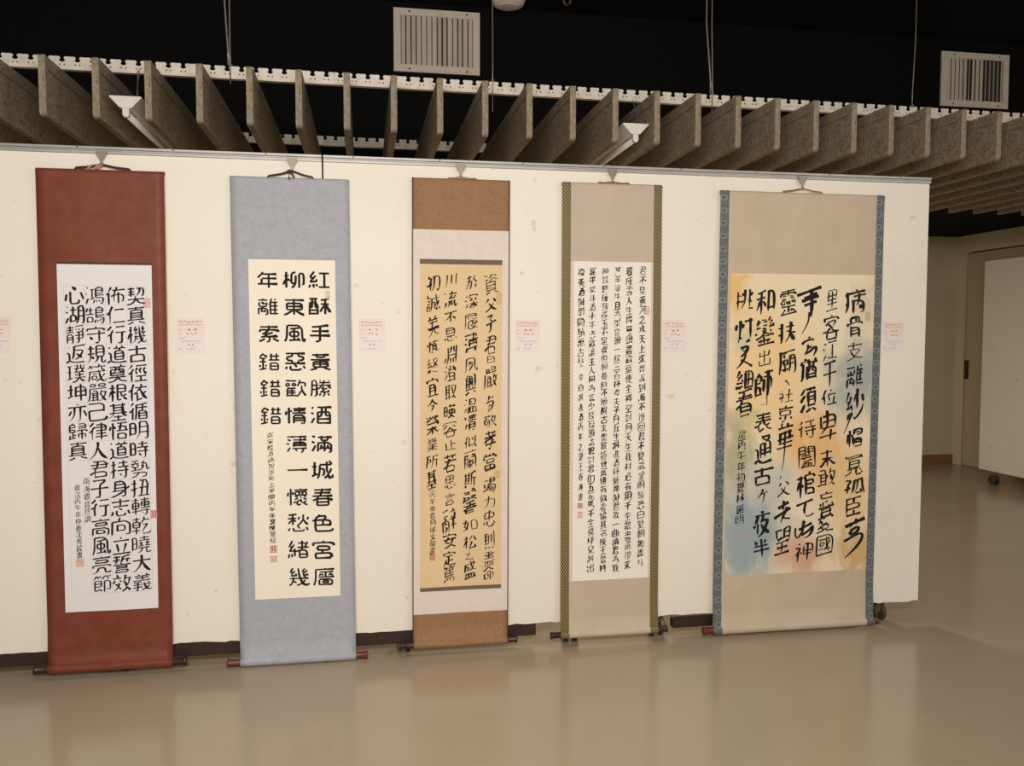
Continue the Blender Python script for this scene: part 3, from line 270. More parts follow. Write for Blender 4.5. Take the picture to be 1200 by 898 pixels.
[[33,5,34,11],[7,18,8,11,62,11,62,18],[13,24,56,24],[34,18,36,24],[22,29,24,35,24,39],[7,39,63,39],[47,24,48,31,45,39],[34,40,34,63],[11,52,58,52]],
[[18,7,15,18,7,29],[36,5,36,63],[15,18,60,18],[6,40,63,40]],
[[17,26,53,26],[17,44,53,44],[6,61,63,61],[17,61,17,10,53,9,53,61]],
[[17,5,22,10,22,16],[8,16,51,16],[37,5,34,14,31,19,28,28,19,37,18,41],[51,16,49,29],[28,28,57,29,55,42],[5,49,13,44,18,41,62,42,61,55,58,63,56,65,48,65,46,63],[16,51,11,63],[26,52,28,61],[37,51,39,58],[47,49,52,56]],
[[14,5,8,19],[35,4,34,5,34,11],[21,13,10,29,10,33],[8,19,16,20],[34,11,41,11,40,34,28,33,28,12,34,11],[56,5,49,21],[28,22,41,22],[21,27,22,36],[7,34,21,32],[62,14,60,18,57,21,56,25,48,36],[49,21,57,21],[5,44,39,45,39,44,63,44],[62,28,63,36],[34,40,33,45,34,47,34,64],[50,34,62,33],[39,45,46,53,63,61],[5,60,8,61,21,55,33,45]],
[[7,21,24,15,25,13,35,6,46,13,46,15,63,21,66,20],[11,21,13,25,13,38,56,38,56,25,13,25],[24,15,25,17,45,17,46,15],[21,28,24,31,25,34],[34,25,34,38],[25,34,24,38],[46,29,44,33,45,38],[18,54,52,54],[18,62,52,62],[18,62,18,46,19,45,51,45,52,62]],
[[21,4,19,4,19,7,5,18],[19,7,30,15],[44,6,42,18,36,30],[18,18,20,24],[42,18,62,18,62,24,60,31,62,34],[10,34,28,34],[10,44,28,44,28,25,10,25,10,60],[49,28,49,42,51,44,57,57,64,63],[25,51,29,61,33,63,41,56,46,44,49,42],[7,63,10,60,26,56]],
[[11,12,58,12],[16,35,52,35],[7,59,62,59]],
[[7,8,63,8],[34,9,32,24],[14,42,56,42],[14,60,56,60],[14,64,15,24,55,24,56,63]],
[[16,5,16,64],[6,20,25,20],[30,11,63,11],[50,11,49,16,46,25,46,63],[16,30,12,33,4,51],[16,30,18,28,21,30,25,35],[46,27,53,27,63,39],[28,40,33,37,41,29,46,27]],
[[10,7,11,16,59,16,59,7],[34,5,36,21],[36,21,42,27,63,36],[7,36,24,29,36,21],[32,33,36,37],[13,45,51,45],[51,45,49,51,39,62]],
[[11,16,58,16],[34,5,34,33,33,41,30,47,22,56,7,63],[7,36,32,36,34,38,35,36,62,36],[34,38,40,48,47,56,56,61,61,63,65,62]],
[[28,18,35,22],[6,36,63,36],[6,66,6,63,13,51,15,44,17,8,54,9,54,60,51,64,42,64]],
[[57,9,51,8,37,11,17,13,17,60],[17,30,60,30],[48,31,48,60],[6,60,63,60]],
[[8,8,8,25,21,25],[21,5,21,64],[46,5,45,10],[28,19,42,10,60,10,60,13,56,20,51,22,50,25,47,27,42,28,37,33,31,34,28,34],[41,17,45,17,51,22],[35,22,42,28],[5,40,21,40],[8,40,8,52,5,63],[28,40,64,40],[55,31,55,62,53,63,46,63],[34,47,39,54]],
[[8,8,15,15],[33,6,28,19,29,51,63,51],[46,7,48,12,47,18,47,51],[30,16,62,16],[7,32,14,32,14,56],[22,25,24,23,28,22],[29,28,60,28],[29,39,60,39],[14,56,27,62,37,63,57,63,63,62,65,60],[9,59,14,56]],
[[19,5,12,24,13,64],[40,4,44,5,45,11],[25,11,63,11],[12,26,7,29,5,34],[38,28,57,28,58,20,57,19,31,19,30,20,30,28,38,28],[24,44,24,37,63,37,63,44],[30,46,57,46],[44,46,44,63,42,64,35,64]],
[[6,8,36,8],[30,8,31,63,24,65],[46,5,44,16,39,28],[9,25,10,16,21,17,21,27,9,27,9,25],[44,16,63,16,60,30],[5,36,37,36],[51,25,51,42,49,44,44,56,38,63],[8,56,8,45,21,45,21,56,8,56],[51,42,53,44,57,54,65,63]],
[[26,6,26,60],[44,6,44,60],[9,39,60,39],[9,60,60,60],[9,63,10,19,60,19,60,64]],
[[14,5,16,10],[5,16,25,16],[32,9,63,9],[47,5,47,25],[7,26,22,26],[34,17,62,17],[7,35,22,35],[30,26,64,26],[36,44,60,44],[7,60,23,60,24,45,7,45,7,63],[36,51,60,51],[36,64,36,35,37,34,59,34,60,63,59,64,53,65]],
[[16,5,11,25,12,26,12,65],[23,13,23,49,22,54],[36,8,64,8],[11,25,8,25,4,31,4,36],[50,8,49,18],[23,26,31,26],[39,29,62,29],[39,40,62,40],[39,40,39,51,62,51,62,18,39,18,39,40],[23,49,31,46,32,44],[33,64,44,58],[56,58,63,63]],
[[7,9,62,9],[18,9,18,56],[51,9,51,63],[18,24,51,24],[18,40,51,40],[7,57,63,52]],
[[5,8,29,8,33,11,63,11],[9,8,9,35],[24,8,24,64],[9,17,24,17],[48,5,46,18,44,22,44,33],[9,25,24,25],[5,36,24,34],[44,20,34,21,34,33,62,32,62,20,44,20],[52,20,52,33],[6,44,18,44],[12,44,12,60],[7,51,18,51],[32,41,64,41],[5,61,19,59],[45,46,49,52],[34,51,31,60],[40,51,40,62,42,63,55,63,57,62,57,59],[59,49,65,60]],
[[16,5,15,9,13,10,4,22],[15,9,18,10,26,17],[7,20,9,22,22,22],[44,4,46,5,48,11],[32,11,63,11],[39,11,40,22],[16,22,16,59],[30,23,65,23],[57,11,54,22],[6,34,24,34],[7,44,8,52],[47,31,47,63],[24,42,21,52],[34,38,61,38],[6,62,24,57],[61,38,61,46,34,46,34,30,60,30,61,38],[33,54,62,54],[30,63,65,63]],
[[5,11,31,11],[19,5,19,21],[7,22,30,22],[50,5,50,31],[37,16,64,16],[8,39,9,31,29,31,29,42,28,44,9,44,8,39],[40,31,40,37,46,49,55,59,63,63],[40,31,60,31,62,32,61,36,52,52,45,58,35,63],[11,48,13,54],[27,48,24,54,26,57],[6,62,22,60,26,57,27,59,33,58]],
[[17,7,11,13],[17,7,27,16],[17,18,18,24],[27,16,27,19],[27,16,44,16,44,6,31,7,31,24,33,26,44,26,45,23],[9,34,24,34],[51,16,63,16,63,6,51,7,51,24,52,26,63,26,65,23],[9,44,24,44,24,25,9,25,9,60],[40,32,40,50],[32,38,63,38],[54,33,54,49],[22,51,25,60,28,62],[30,50,65,50],[7,62,9,60,24,57],[28,62,31,63,40,57,44,57],[55,57,64,63]],
[[10,10,59,10],[34,10,34,62],[13,34,57,34],[47,44,56,52],[6,62,63,62]],
[[35,28,56,27,57,8,14,8,14,27,35,28],[35,28,35,60],[18,38,16,49,10,60],[16,49,19,50,25,57,31,60,35,60,36,62,62,63,66,62],[35,44,59,44]],
[[34,8,54,8,55,9,55,16,54,17,16,17,15,9,16,8,34,8],[34,8,34,24],[5,25,63,25],[15,39,56,39],[15,47,56,47],[15,47,15,32,16,31,54,31,56,33,55,54,16,54,15,47],[5,63,10,64,28,59],[42,60,45,59,60,65,65,64]],
[[21,6,15,17,13,25,14,27,14,63],[13,25,10,26,5,33],[30,28,59,28],[59,28,58,10,31,10,30,48,58,48,59,28],[24,62,64,62]],
[[24,8,23,19],[33,8,8,8,8,47,4,62],[39,8,64,8],[51,8,50,19],[16,30,33,30],[33,30,33,19,16,19,16,40,32,40,33,30],[41,30,62,30],[24,41,24,63,23,65,19,65],[17,48,13,59],[62,30,62,51,42,52,41,20,62,19,62,30],[41,40,62,40],[32,48,34,56],[37,64,46,58],[58,58,65,64]],
[[18,18,54,18],[57,7,18,8,18,62],[18,28,54,28],[5,39,63,39],[34,39,38,48,42,52,46,54,46,56,56,61,65,63],[18,62,37,57],[46,54,46,52,59,45]],
[[5,8,26,8],[12,8,12,35,8,41,5,41],[19,8,19,36,26,37],[48,5,49,12],[34,13,63,13],[41,19,40,27,34,36],[40,27,44,28,46,32],[57,20,55,28,50,34,50,39,48,41,48,64],[6,48,26,48],[55,28,57,28,63,35],[34,47,64,47],[6,60,26,60],[5,65,6,21,26,21,26,63]],
[[5,8,30,8],[14,8,14,31,12,38,10,40,7,40],[22,8,22,37,30,38],[38,18,61,18],[61,18,61,7,38,8,39,28,60,28,61,18],[7,48,28,48,36,44,37,40,39,39,40,33],[50,34,50,62],[39,39,62,39],[7,60,30,60],[7,64,7,21,30,21,30,63],[39,51,61,51],[36,63,65,63]],
[[6,7,33,7],[11,7,11,33],[11,15,30,15],[30,7,30,36],[11,24,30,24],[5,34,35,31],[10,44,59,44],[61,27,60,10,42,10,42,31,60,31,61,27],[34,44,34,63],[13,52,56,52],[5,63,65,63]],
[[21,7,21,12],[9,13,30,13,31,18,21,20,9,19],[33,6,10,6,9,25,33,25],[39,7,60,7,58,14,52,19,39,25],[44,7,42,13,47,19,58,25,65,26],[21,20,21,25],[15,39,56,39],[15,47,56,47],[56,39,55,54,15,54,15,32,16,31,54,31,56,33,56,39],[5,63,10,64,28,59],[42,60,45,59,60,65,65,64]],
[[14,5,14,28],[14,13,31,13],[40,5,40,26,42,29,60,30,63,28,63,24],[40,16,60,11],[11,30,14,28,32,25],[33,33,31,39],[15,51,55,51],[15,62,55,62],[15,62,15,40,31,39,54,39,55,62]],
[[7,17,8,11,62,11,62,16],[35,6,36,11],[19,20,20,63,19,64,13,65],[19,25,31,25],[5,37,34,37],[41,24,60,25,60,30,57,40,53,47,50,49],[41,24,44,38,48,47,50,49,50,53,52,54,62,63,65,63],[10,46,6,57],[31,47,34,54],[35,63,40,61,48,54,50,53]],
[[7,17,7,10,36,10,62,10,62,16],[34,5,36,10],[14,20,56,20],[26,16,26,20],[44,17,44,20],[15,36,54,36],[15,36,15,29,16,28,53,28,54,29,54,44,16,44,15,36],[6,52,63,52],[4,63,6,64,14,63,27,59,34,50,34,45],[40,53,42,58,49,61,62,64,66,62]],
[[13,5,13,65],[6,19,4,33],[37,5,36,6,31,21,31,64],[20,15,22,21],[48,5,51,11,49,19,49,59],[33,17,62,17],[31,24,28,24,24,30],[31,31,61,31],[31,45,61,45],[31,59,63,59]],
[[12,13,48,13,50,16],[30,5,30,25,32,28],[6,27,63,27],[59,8,53,15,50,16,49,19,45,22,44,27],[32,28,33,31,27,35,26,38],[6,45,24,38,28,39,54,39,54,62],[21,40,21,62],[21,51,54,51],[21,62,54,62]],
[[28,6,13,9,10,11,10,29],[37,8,61,8,60,28,57,31,51,31],[24,17,30,30,34,31,36,31,42,24,45,14,45,8],[10,29,27,25],[34,40,34,62],[14,51,56,51],[14,62,56,62],[14,62,14,40,56,40,56,62]],
[[19,5,19,49],[8,13,62,13],[50,5,50,49],[19,25,50,25],[19,37,50,37],[6,49,63,49],[4,63,7,64,24,56,27,56],[42,57,45,56,61,63,65,63]],
[[27,11,53,11,54,13,51,19,44,27,37,31,31,33],[6,22,9,23,15,19,22,13,27,11,30,5,33,4],[22,24,29,29,31,33],[31,33,28,39],[8,44,28,39,30,40,56,40,56,64],[20,41,20,63],[20,60,56,60]],
[[10,10,59,10],[34,10,34,61],[13,34,57,34],[6,61,63,61]],
[[23,5,23,27],[10,13,60,13],[46,5,46,27],[7,27,63,27],[16,50,53,50],[16,62,53,62],[16,62,17,38,52,38,53,62]],
[[34,4,36,10],[7,18,7,10,36,10,62,10,62,18],[18,28,51,28],[5,45,63,45],[28,37,28,45],[28,37,18,36,18,21,19,19,51,20,51,36,28,37],[22,46,20,52],[13,54,20,52,23,54,31,56,33,58,42,57,44,59,56,63,60,63],[49,46,48,50,42,55,42,57],[9,64,29,61,32,60,33,58]],
[[10,10,59,10],[34,10,34,63],[15,19,20,30],[6,39,63,39],[56,18,54,18,49,30]],
[[21,10,32,16],[46,6,46,63],[11,27,13,26,26,33],[7,50,59,42,63,42,65,44]],
[[34,6,34,63],[6,31,63,31]],
[[10,8,20,13],[34,5,33,12,30,14,26,21],[33,12,59,12,60,16,57,22],[44,13,42,22,37,30,31,36,23,39],[6,34,6,33,21,27],[42,24,45,25,51,34,60,39,63,38],[13,50,8,60],[33,44,41,51],[24,49,24,60,27,63,46,63,49,62,51,57],[53,48,58,52,62,60]],
[[12,5,14,10],[5,16,22,16],[45,4,45,18],[45,8,62,8],[8,26,20,26],[8,35,20,35],[30,27,55,27],[44,22,44,33,45,34,60,34,62,31],[60,24,62,18,30,18,30,44,25,63],[7,61,7,45,21,45,21,61],[7,61,21,61,25,63],[35,52,64,52],[61,44,41,44,40,44,40,61,62,62]],
[[31,7,39,14,39,19],[10,19,60,19],[34,19,34,62],[13,39,57,39],[6,62,63,62]],
[[20,5,15,16,13,24,14,26,14,63],[26,11,65,11],[13,24,8,27,5,31,5,33],[59,12,59,63,47,64],[28,46,45,46,45,27,28,27,28,51]],
[[34,5,34,42],[19,16,17,16,8,34,5,35],[52,16,63,34,65,35],[7,63,21,62,34,57,47,49,55,41]],
[[17,5,16,8,14,9,7,20],[16,8,23,13,28,18],[7,20,10,22,23,22],[44,5,44,10,46,19,53,29,61,31,64,30,65,26],[52,5,58,7],[16,22,16,59],[35,15,65,13],[7,34,25,34],[31,30,36,31,45,28,56,22,59,18],[7,44,9,52],[41,35,42,44,47,56,54,62,62,65,65,63,65,59],[25,44,22,52],[51,36,52,36,58,38],[33,46,64,44],[6,62,27,57],[32,63,34,64,48,59,59,49]],
[[10,7,19,11],[44,5,44,40],[7,26,15,30],[25,21,63,21],[19,44,9,62],[29,61,60,61],[29,64,30,40,60,40,60,61]],
[[6,7,31,7],[14,7,14,33,11,40,7,40],[22,7,22,37,30,38],[45,5,44,16,40,18,36,27],[44,16,62,16,60,58,59,62,56,64,48,64,47,63],[42,33,49,44],[7,48,30,48],[7,60,30,60],[7,64,8,20,30,21,30,63]],
[[11,11,59,11],[31,12,24,60],[14,32,51,32,49,60],[6,60,63,60]],
[[7,11,63,11],[24,5,24,17],[46,5,46,18],[25,24,22,25,17,36,18,63],[39,25,39,59,40,62,48,63,61,63,64,58,64,54,62,51],[7,44,12,39,17,37],[28,47,36,45,40,40,45,40,59,31]],
[[36,8,36,42],[14,19,56,19],[58,8,14,8,14,42,62,44,59,63,56,65,49,64],[14,31,56,31],[12,50,7,62],[23,52,24,60],[36,51,37,59],[46,49,51,55]],
[[6,12,62,12],[34,5,34,29],[13,18,21,22,22,27],[46,5,57,8,57,12],[7,33,22,27,33,25,36,23,46,25,49,27,61,32],[5,40,63,40],[46,25,56,17,59,17],[34,36,39,46,44,53,48,54,49,57,57,62,66,62],[6,54,21,51,22,49,30,44,31,41],[21,51,21,62],[21,62,37,60],[48,54,59,47,62,47]],
[[28,11,60,7],[45,10,45,60,44,64,36,64],[31,19,34,31],[60,18,56,31],[7,45,19,45,19,12,8,12,7,51],[28,39,64,39]],
[[32,7,27,6,14,11,14,37,56,37,56,10,40,10],[14,22,28,22],[42,22,56,22],[27,37,26,48,22,56,16,61,7,64,4,63],[41,37,41,60,42,63,48,64,60,63,63,60,63,55]],
[[13,11,13,30,56,30,57,11],[34,6,34,60],[10,41,10,60,59,60],[59,41,59,63]],
[[13,5,13,62,10,64,7,64],[5,19,19,19],[40,4,38,5,37,10,36,10,31,19,31,48],[37,10,50,10,47,21],[28,22,31,21,60,21,60,48],[4,44,7,40,19,36,21,34],[42,28,36,38],[49,28,54,38],[25,48,42,48,45,49,47,48,64,48],[45,41,45,49,44,50,40,56,36,60,24,65],[45,49,54,60,64,63]],
[[6,9,63,9],[22,13,14,18,11,24,11,64],[4,22,57,23,60,21,62,22],[34,9,34,64],[49,9,49,14],[45,14,51,14,56,17,59,19,59,22],[19,32,27,36],[28,28,27,28,22,37],[59,22,59,63,56,65,49,65],[42,31,51,37],[49,29,44,38],[18,48,28,54],[27,45,19,57],[44,48,51,54],[50,45,45,55]],
[[20,21,50,21],[23,50,46,50,46,33,24,33,23,55],[8,64,8,9,60,8,61,60,59,64,51,64]],
[[17,5,16,8,8,18,7,20],[16,8,28,17],[7,20,10,22,24,22],[35,8,39,18],[48,5,48,25],[16,22,16,59],[63,8,58,18],[7,34,26,34],[8,44,9,52],[36,37,61,37],[25,42,23,51],[5,62,27,57],[36,49,61,49],[36,63,36,26,48,25,61,27,61,59,60,63,54,64]],
[[7,9,62,9],[22,5,22,12],[46,5,46,13],[14,27,55,27],[34,19,34,56],[34,36,55,36,55,19,14,19,15,36,34,36],[20,57,48,56],[10,64,10,44,60,44,60,63,59,64,53,65],[46,50,48,56,51,59]],
[[7,13,63,13],[34,5,34,27],[41,13,44,18,51,24,62,30,66,29],[4,30,9,30,19,24,27,18,28,13],[18,34,51,34],[6,48,63,48],[46,35,44,39,34,44,34,63,25,64]],
[[6,19,10,28],[40,5,41,13],[25,24,63,24],[64,13,17,13,15,48,8,62],[44,24,42,44,40,48,33,54],[5,44,15,41],[42,44,46,45,54,54],[25,64,26,35,62,36,61,63,60,64,54,64]],
[[18,16,36,16,36,25],[18,25,18,8,51,8,51,25],[7,34,8,26,18,25,61,26,62,34],[16,44,52,44],[16,54,52,54],[16,64,17,35,52,35,52,63,44,65]],
[[8,16,61,16],[34,5,34,31],[11,31,53,31,53,36,49,42,39,51,38,54],[18,31,18,37,21,41,33,54],[7,63,24,59,32,56,33,54,38,54],[38,54,39,56,51,61,62,63,66,62]],
[[17,5,7,25],[47,5,47,44],[23,17,10,36,9,40],[7,25,17,25],[37,18,33,34],[23,31,26,40,25,44],[58,16,63,31],[6,41,25,39],[8,50,5,63],[16,49,17,62],[24,48,26,56],[60,39,56,47,48,56,39,61,31,63]],
[[16,5,16,64],[40,16,56,16],[33,26,34,7,62,7,62,26],[40,25,56,25],[6,50,7,18,25,18,25,47,23,49],[35,44,60,44],[35,52,60,52],[35,62,60,62],[35,62,36,35,60,35,60,62]],
[[34,5,34,10],[7,18,7,10,62,10,62,18,57,21,12,21],[25,17,25,21],[44,17,44,21],[15,36,54,36],[15,42,54,42],[5,63,11,63,21,60,24,57,25,50],[42,50,42,63,62,64,64,58],[51,50,52,54,57,57,60,57],[51,50,16,49,16,28,53,28,54,30,54,48,51,50]],
[[7,9,23,10,22,14,14,24,14,62,8,63],[44,8,44,39,39,60,52,58],[56,7,59,42,64,60,63,65],[63,6,59,5,31,11,31,42,25,63],[5,42,24,34],[50,46,55,63]],
[[36,8,36,25],[11,26,56,26,56,42,11,44],[60,8,11,8,11,61,62,61],[36,44,36,61]],
[[35,8,35,62],[13,21,57,21],[57,21,57,34,13,34,14,7,57,7,57,21],[11,47,60,47],[6,62,63,62]],
[[34,5,36,11],[8,19,8,11,61,11,62,19],[29,17,27,18,27,22],[10,31,22,25,25,22,48,22,47,27,39,33,38,36],[22,25,33,36,38,36,39,38,53,44,63,45],[4,45,7,46,16,44,20,48,51,48],[18,46,18,62],[18,46,18,44,28,39,33,36],[53,44,51,48,51,62],[18,62,51,62]],
[[8,7,17,10],[28,11,60,11],[7,26,15,30],[44,12,44,60],[19,44,9,62],[25,60,63,60]],
[[10,10,60,10],[34,10,34,63],[6,34,63,34]],
[[35,4,33,4,32,7,34,13,34,33,27,42,18,46,16,50],[13,24,14,36,56,36,57,34,57,11,14,11,13,24],[13,24,57,24],[6,51,63,51],[42,41,42,63]],
[[34,5,34,63],[11,16,58,16],[7,34,31,34,38,37,51,51,58,57,62,59,65,59],[5,59,7,59,14,55,29,40,38,34,62,34]],
[[9,8,28,8,27,18,29,22,29,64],[6,20,35,20],[11,20,11,56],[46,5,44,19,42,23,42,28,39,30,37,36],[11,31,29,31],[44,19,64,19],[59,19,57,33,54,44,51,48,51,52,38,63],[42,28,44,29,47,44,51,48],[11,44,29,44],[5,57,35,52],[51,52,63,63]],
[[7,13,62,13],[16,13,16,31,59,31],[34,5,36,13],[11,47,7,59,5,59],[33,39,39,47],[22,46,22,59,24,62,48,62,51,60,52,56],[58,46,63,59]],
[[7,7,62,7],[34,7,33,13],[16,19,53,19],[16,25,53,25],[16,31,17,14,52,14,53,19],[7,37,8,31,31,31,33,33,34,31,51,31,53,30,62,31,62,37],[53,19,53,30],[18,37,11,44],[33,33,34,36,37,37],[25,37,25,41,27,44,25,48],[27,44,44,44,45,40],[8,55,21,51,24,48,47,49,48,50,47,53,40,57,39,59],[21,51,22,54,31,59,39,59,40,61,59,65,65,63],[51,37,56,40],[7,65,26,62,31,59]],
[[16,22,52,22],[37,14,39,31,40,40,42,42,42,46,46,52,50,54,52,52,54,49,52,46],[46,14,51,16],[30,31,30,30,19,30,18,40,30,40,30,31],[50,29,45,40,42,42],[16,50,33,47],[8,61,61,61],[8,65,8,8,61,8,61,65],[33,54,42,46]],
[[7,6,14,14],[22,5,17,13,14,14],[32,5,39,18,39,36,37,40,34,44],[14,14,14,18,16,19,18,25,19,54,16,62,14,64,8,64],[6,23,11,19,14,18],[27,16,64,16],[57,5,54,14,50,18,49,39,51,41,62,41],[18,35,14,36,10,42],[28,51,62,51],[28,62,62,62],[28,62,28,28,62,28,62,62]],
[[18,5,14,11,7,17],[45,5,45,27],[30,14,61,14],[19,21,14,31,15,63],[25,27,65,27],[5,37,10,34,14,33],[26,40,64,40],[54,27,54,63,45,64],[31,47,37,56]],
[[8,16,29,16],[8,25,28,25,29,24,29,8,28,7,9,7,8,8,8,64],[40,16,62,16],[20,31,49,31],[34,28,34,37],[16,37,52,37],[29,38,26,44],[19,46,46,44,51,45],[26,44,25,44,24,44,26,44],[45,37,46,44],[30,51,30,61],[16,61,53,61,56,64,60,64,62,59,62,8,60,7,41,7,40,8,40,25,62,25],[39,51,39,61],[20,61,21,51,48,51,48,61]],
[[16,5,16,64],[6,18,24,18],[45,5,47,8,46,13],[16,30,12,32,5,50],[16,30,22,33,25,37,24,40],[35,24,57,24,56,36,35,36],[63,19,62,13,31,13,31,19,35,24,35,64],[35,47,59,47,59,64],[35,61,59,61]],
[[14,6,14,47],[5,22,22,22],[32,11,32,57,33,61,37,63,60,63,63,61,65,54],[46,5,46,48],[25,33,30,31,34,28,45,25,49,22,61,19,61,44,60,45,54,46],[5,52,13,49,14,47,23,45]],
[[14,5,18,11],[6,17,23,17,22,22,18,29,15,35,15,64],[46,5,46,64],[15,35,20,36,25,42],[15,35,6,41,5,45],[32,30,62,30],[32,45,62,45],[32,48,33,16,62,16,62,48]],
[[11,7,58,7],[34,7,34,25],[7,21,7,14,62,14,62,21],[14,20,27,20],[13,26,27,26],[42,20,54,20],[42,26,56,26],[28,33,29,40,39,40,40,39,40,32,28,33],[13,40,20,40,21,39,21,33,10,32,10,39,13,40],[10,46,60,46],[20,51,19,54],[34,46,34,63],[19,54,11,59,11,63],[19,54,27,59],[51,40,59,40,60,32,48,32,48,39,51,40],[5,63,64,63],[48,46,49,50],[49,50,48,54,42,59],[48,54,57,59]],
[[14,5,14,62,12,64,8,64],[6,19,23,19],[46,5,46,38,38,54,27,63],[33,18,61,18],[6,41,23,36],[31,37,44,37,46,38,47,37,63,37],[46,38,54,55,63,63]],
[[35,5,36,10],[17,22,37,22],[27,18,27,30],[63,10,10,10,10,40,8,54,5,62,6,66],[18,38,36,38],[45,33,62,33],[36,38,36,45,35,46,18,45,19,30,36,30,36,38],[27,46,27,64],[16,55,38,55,42,57],[45,45,62,45],[40,64,45,47,45,21,62,20,62,62,59,65,54,65]],
[[14,5,18,10],[6,17,24,18,16,35,16,63],[48,5,48,62],[33,27,63,27],[16,35,22,36,26,42],[5,44,11,37,16,35],[29,62,63,62]],
[[7,14,62,14],[33,5,36,13],[35,40,34,63,24,64],[35,40,54,40,54,24,15,25,15,40,35,40],[20,49,16,51,14,55],[54,52,61,61]],
[[7,10,63,10],[22,5,22,14],[46,5,46,14],[10,22,59,22],[18,22,18,44],[5,33,63,33],[34,22,34,63],[51,22,51,44],[10,45,60,45],[7,55,63,55]],
[[30,5,30,27,32,29],[12,14,47,14,50,18],[6,29,63,29],[59,8,54,16,50,18,49,20,45,24,44,28],[6,47,7,48,19,42,24,40,26,37,33,33,32,29],[24,40,25,59,28,63,56,63,59,62,60,56],[25,49,34,48,51,42,56,42]],
[[18,5,20,11],[5,12,32,12],[13,12,13,30],[40,16,61,16],[13,30,11,32],[13,30,31,27],[40,25,61,25],[10,42,59,42],[34,34,39,29,40,25,40,8,42,7,60,7,61,8,60,34,60,35,53,36],[34,42,34,63],[13,52,56,52],[6,63,63,63]],
[[7,11,29,6,33,7],[19,9,19,64],[6,25,32,25],[19,33,15,34,5,54],[19,33,26,37,31,44,31,48],[40,56,60,56],[39,61,40,11,60,11,60,60]],
[[15,5,8,14,8,16,14,16],[33,5,34,10],[20,11,10,22,10,25],[25,10,42,10],[7,25,21,24],[28,16,40,16],[20,20,21,24],[54,5,49,11,49,16,55,16],[21,24,24,27],[28,22,40,22],[8,31,6,39],[14,32,14,37],[61,11,55,16,51,24],[20,31,22,36],[47,25,62,24],[61,19,63,26],[5,47,23,44,32,39,37,35,40,35,40,28,28,28,28,34,33,35,39,40,61,46,66,45],[48,31,47,37],[23,44,24,46,34,47,46,46,46,44],[54,31,56,37],[62,31,63,36],[14,54,56,54],[34,47,34,63],[22,54,23,63],[6,63,63,63],[48,54,46,63]],
[[16,5,14,15],[32,8,64,8],[48,8,48,64],[7,30,24,30,24,15,7,16,7,62],[7,41,24,41,24,57,7,57],[34,54,34,22,62,22,62,52,57,54]],
[[10,11,60,11],[34,5,34,30,37,34,40,44,45,48,48,49,48,52,51,55,62,61,65,60],[13,21,57,21],[7,32,62,32],[7,49,15,45,21,45,23,40,29,36,30,33],[21,45,21,62],[48,49,59,41],[21,62,38,57,40,59]],
[[27,7,57,8],[35,14,45,17,51,22,61,22,61,52,60,54,54,54],[5,31,15,31,15,55],[57,8,55,12,48,16,47,22,44,22],[44,22,44,53],[44,22,28,22,27,23,27,54],[27,32,61,32],[27,44,61,44],[15,55,25,61,33,63,64,62],[6,62,11,57,15,55]],
[[35,8,51,22,57,26,63,28],[7,28,16,24,33,8,35,8],[31,24,40,32],[14,40,54,40,57,39],[53,40,52,45,36,64]],
[[7,13,63,13],[34,5,36,11,40,14,40,18],[21,13,21,18,14,34,16,36,16,63],[40,18,44,18],[40,18,39,25,33,31,32,36],[39,25,59,25,59,31,54,41,47,51,36,59,27,63,24,63],[5,41,10,36,14,34],[29,36,32,36],[32,36,42,49,49,56,62,63,65,63]],
[[13,5,13,63,8,64],[5,19,21,19],[37,5,37,45,31,57,25,62],[27,14,31,25],[49,5,50,62,52,63,62,63,64,62,65,56],[62,13,56,25],[5,42,21,35],[25,45,32,40,37,39],[49,36,56,38,63,45]],
[[18,5,16,45,8,62],[8,20,6,33],[34,11,63,11],[28,19,24,29],[52,11,51,62,42,64,39,63],[16,45,20,46,26,53]],
[[7,8,62,8],[35,9,35,40,33,48,28,56],[13,30,58,30],[16,47,24,56,28,56,29,58,34,60,47,63,62,63],[58,30,58,19,13,19,13,41,57,42,58,30],[7,64,19,60,23,59,24,56]],
[[16,6,7,25],[22,16,19,24,16,25,14,30,10,36,10,39],[7,25,16,25],[48,8,48,59],[22,31,25,39],[6,41,10,39,13,40,25,39],[34,34,62,34],[7,50,5,62],[15,49,16,60],[24,48,26,58],[34,59,62,59],[34,63,34,8,62,8,62,63]],
[[11,8,31,8,53,5,60,7],[11,17,59,17],[31,8,30,14,27,19,27,26],[6,27,63,27],[23,27,20,36,21,62],[21,35,56,36,56,62],[6,48,15,40,20,39],[21,44,56,44],[21,52,56,52],[21,62,56,62]],
[[19,5,19,63],[6,20,28,20],[49,5,49,63],[37,20,48,20,49,21,52,20,63,20],[18,29,20,28,24,30,29,37],[18,29,14,32,5,51],[49,29,54,32,59,44,64,51],[49,29,44,33,39,44,33,52,33,54]],
[[37,5,37,10],[20,21,60,21],[30,17,30,30],[18,30,64,30],[63,10,11,10,10,46,5,62],[49,17,49,30],[40,30,40,53],[22,45,59,45],[31,54,31,59],[14,63,18,64,31,59,34,59],[48,54,48,59,63,64],[48,54,22,54,22,38,23,37,57,37,59,38,58,54,48,54]],
]
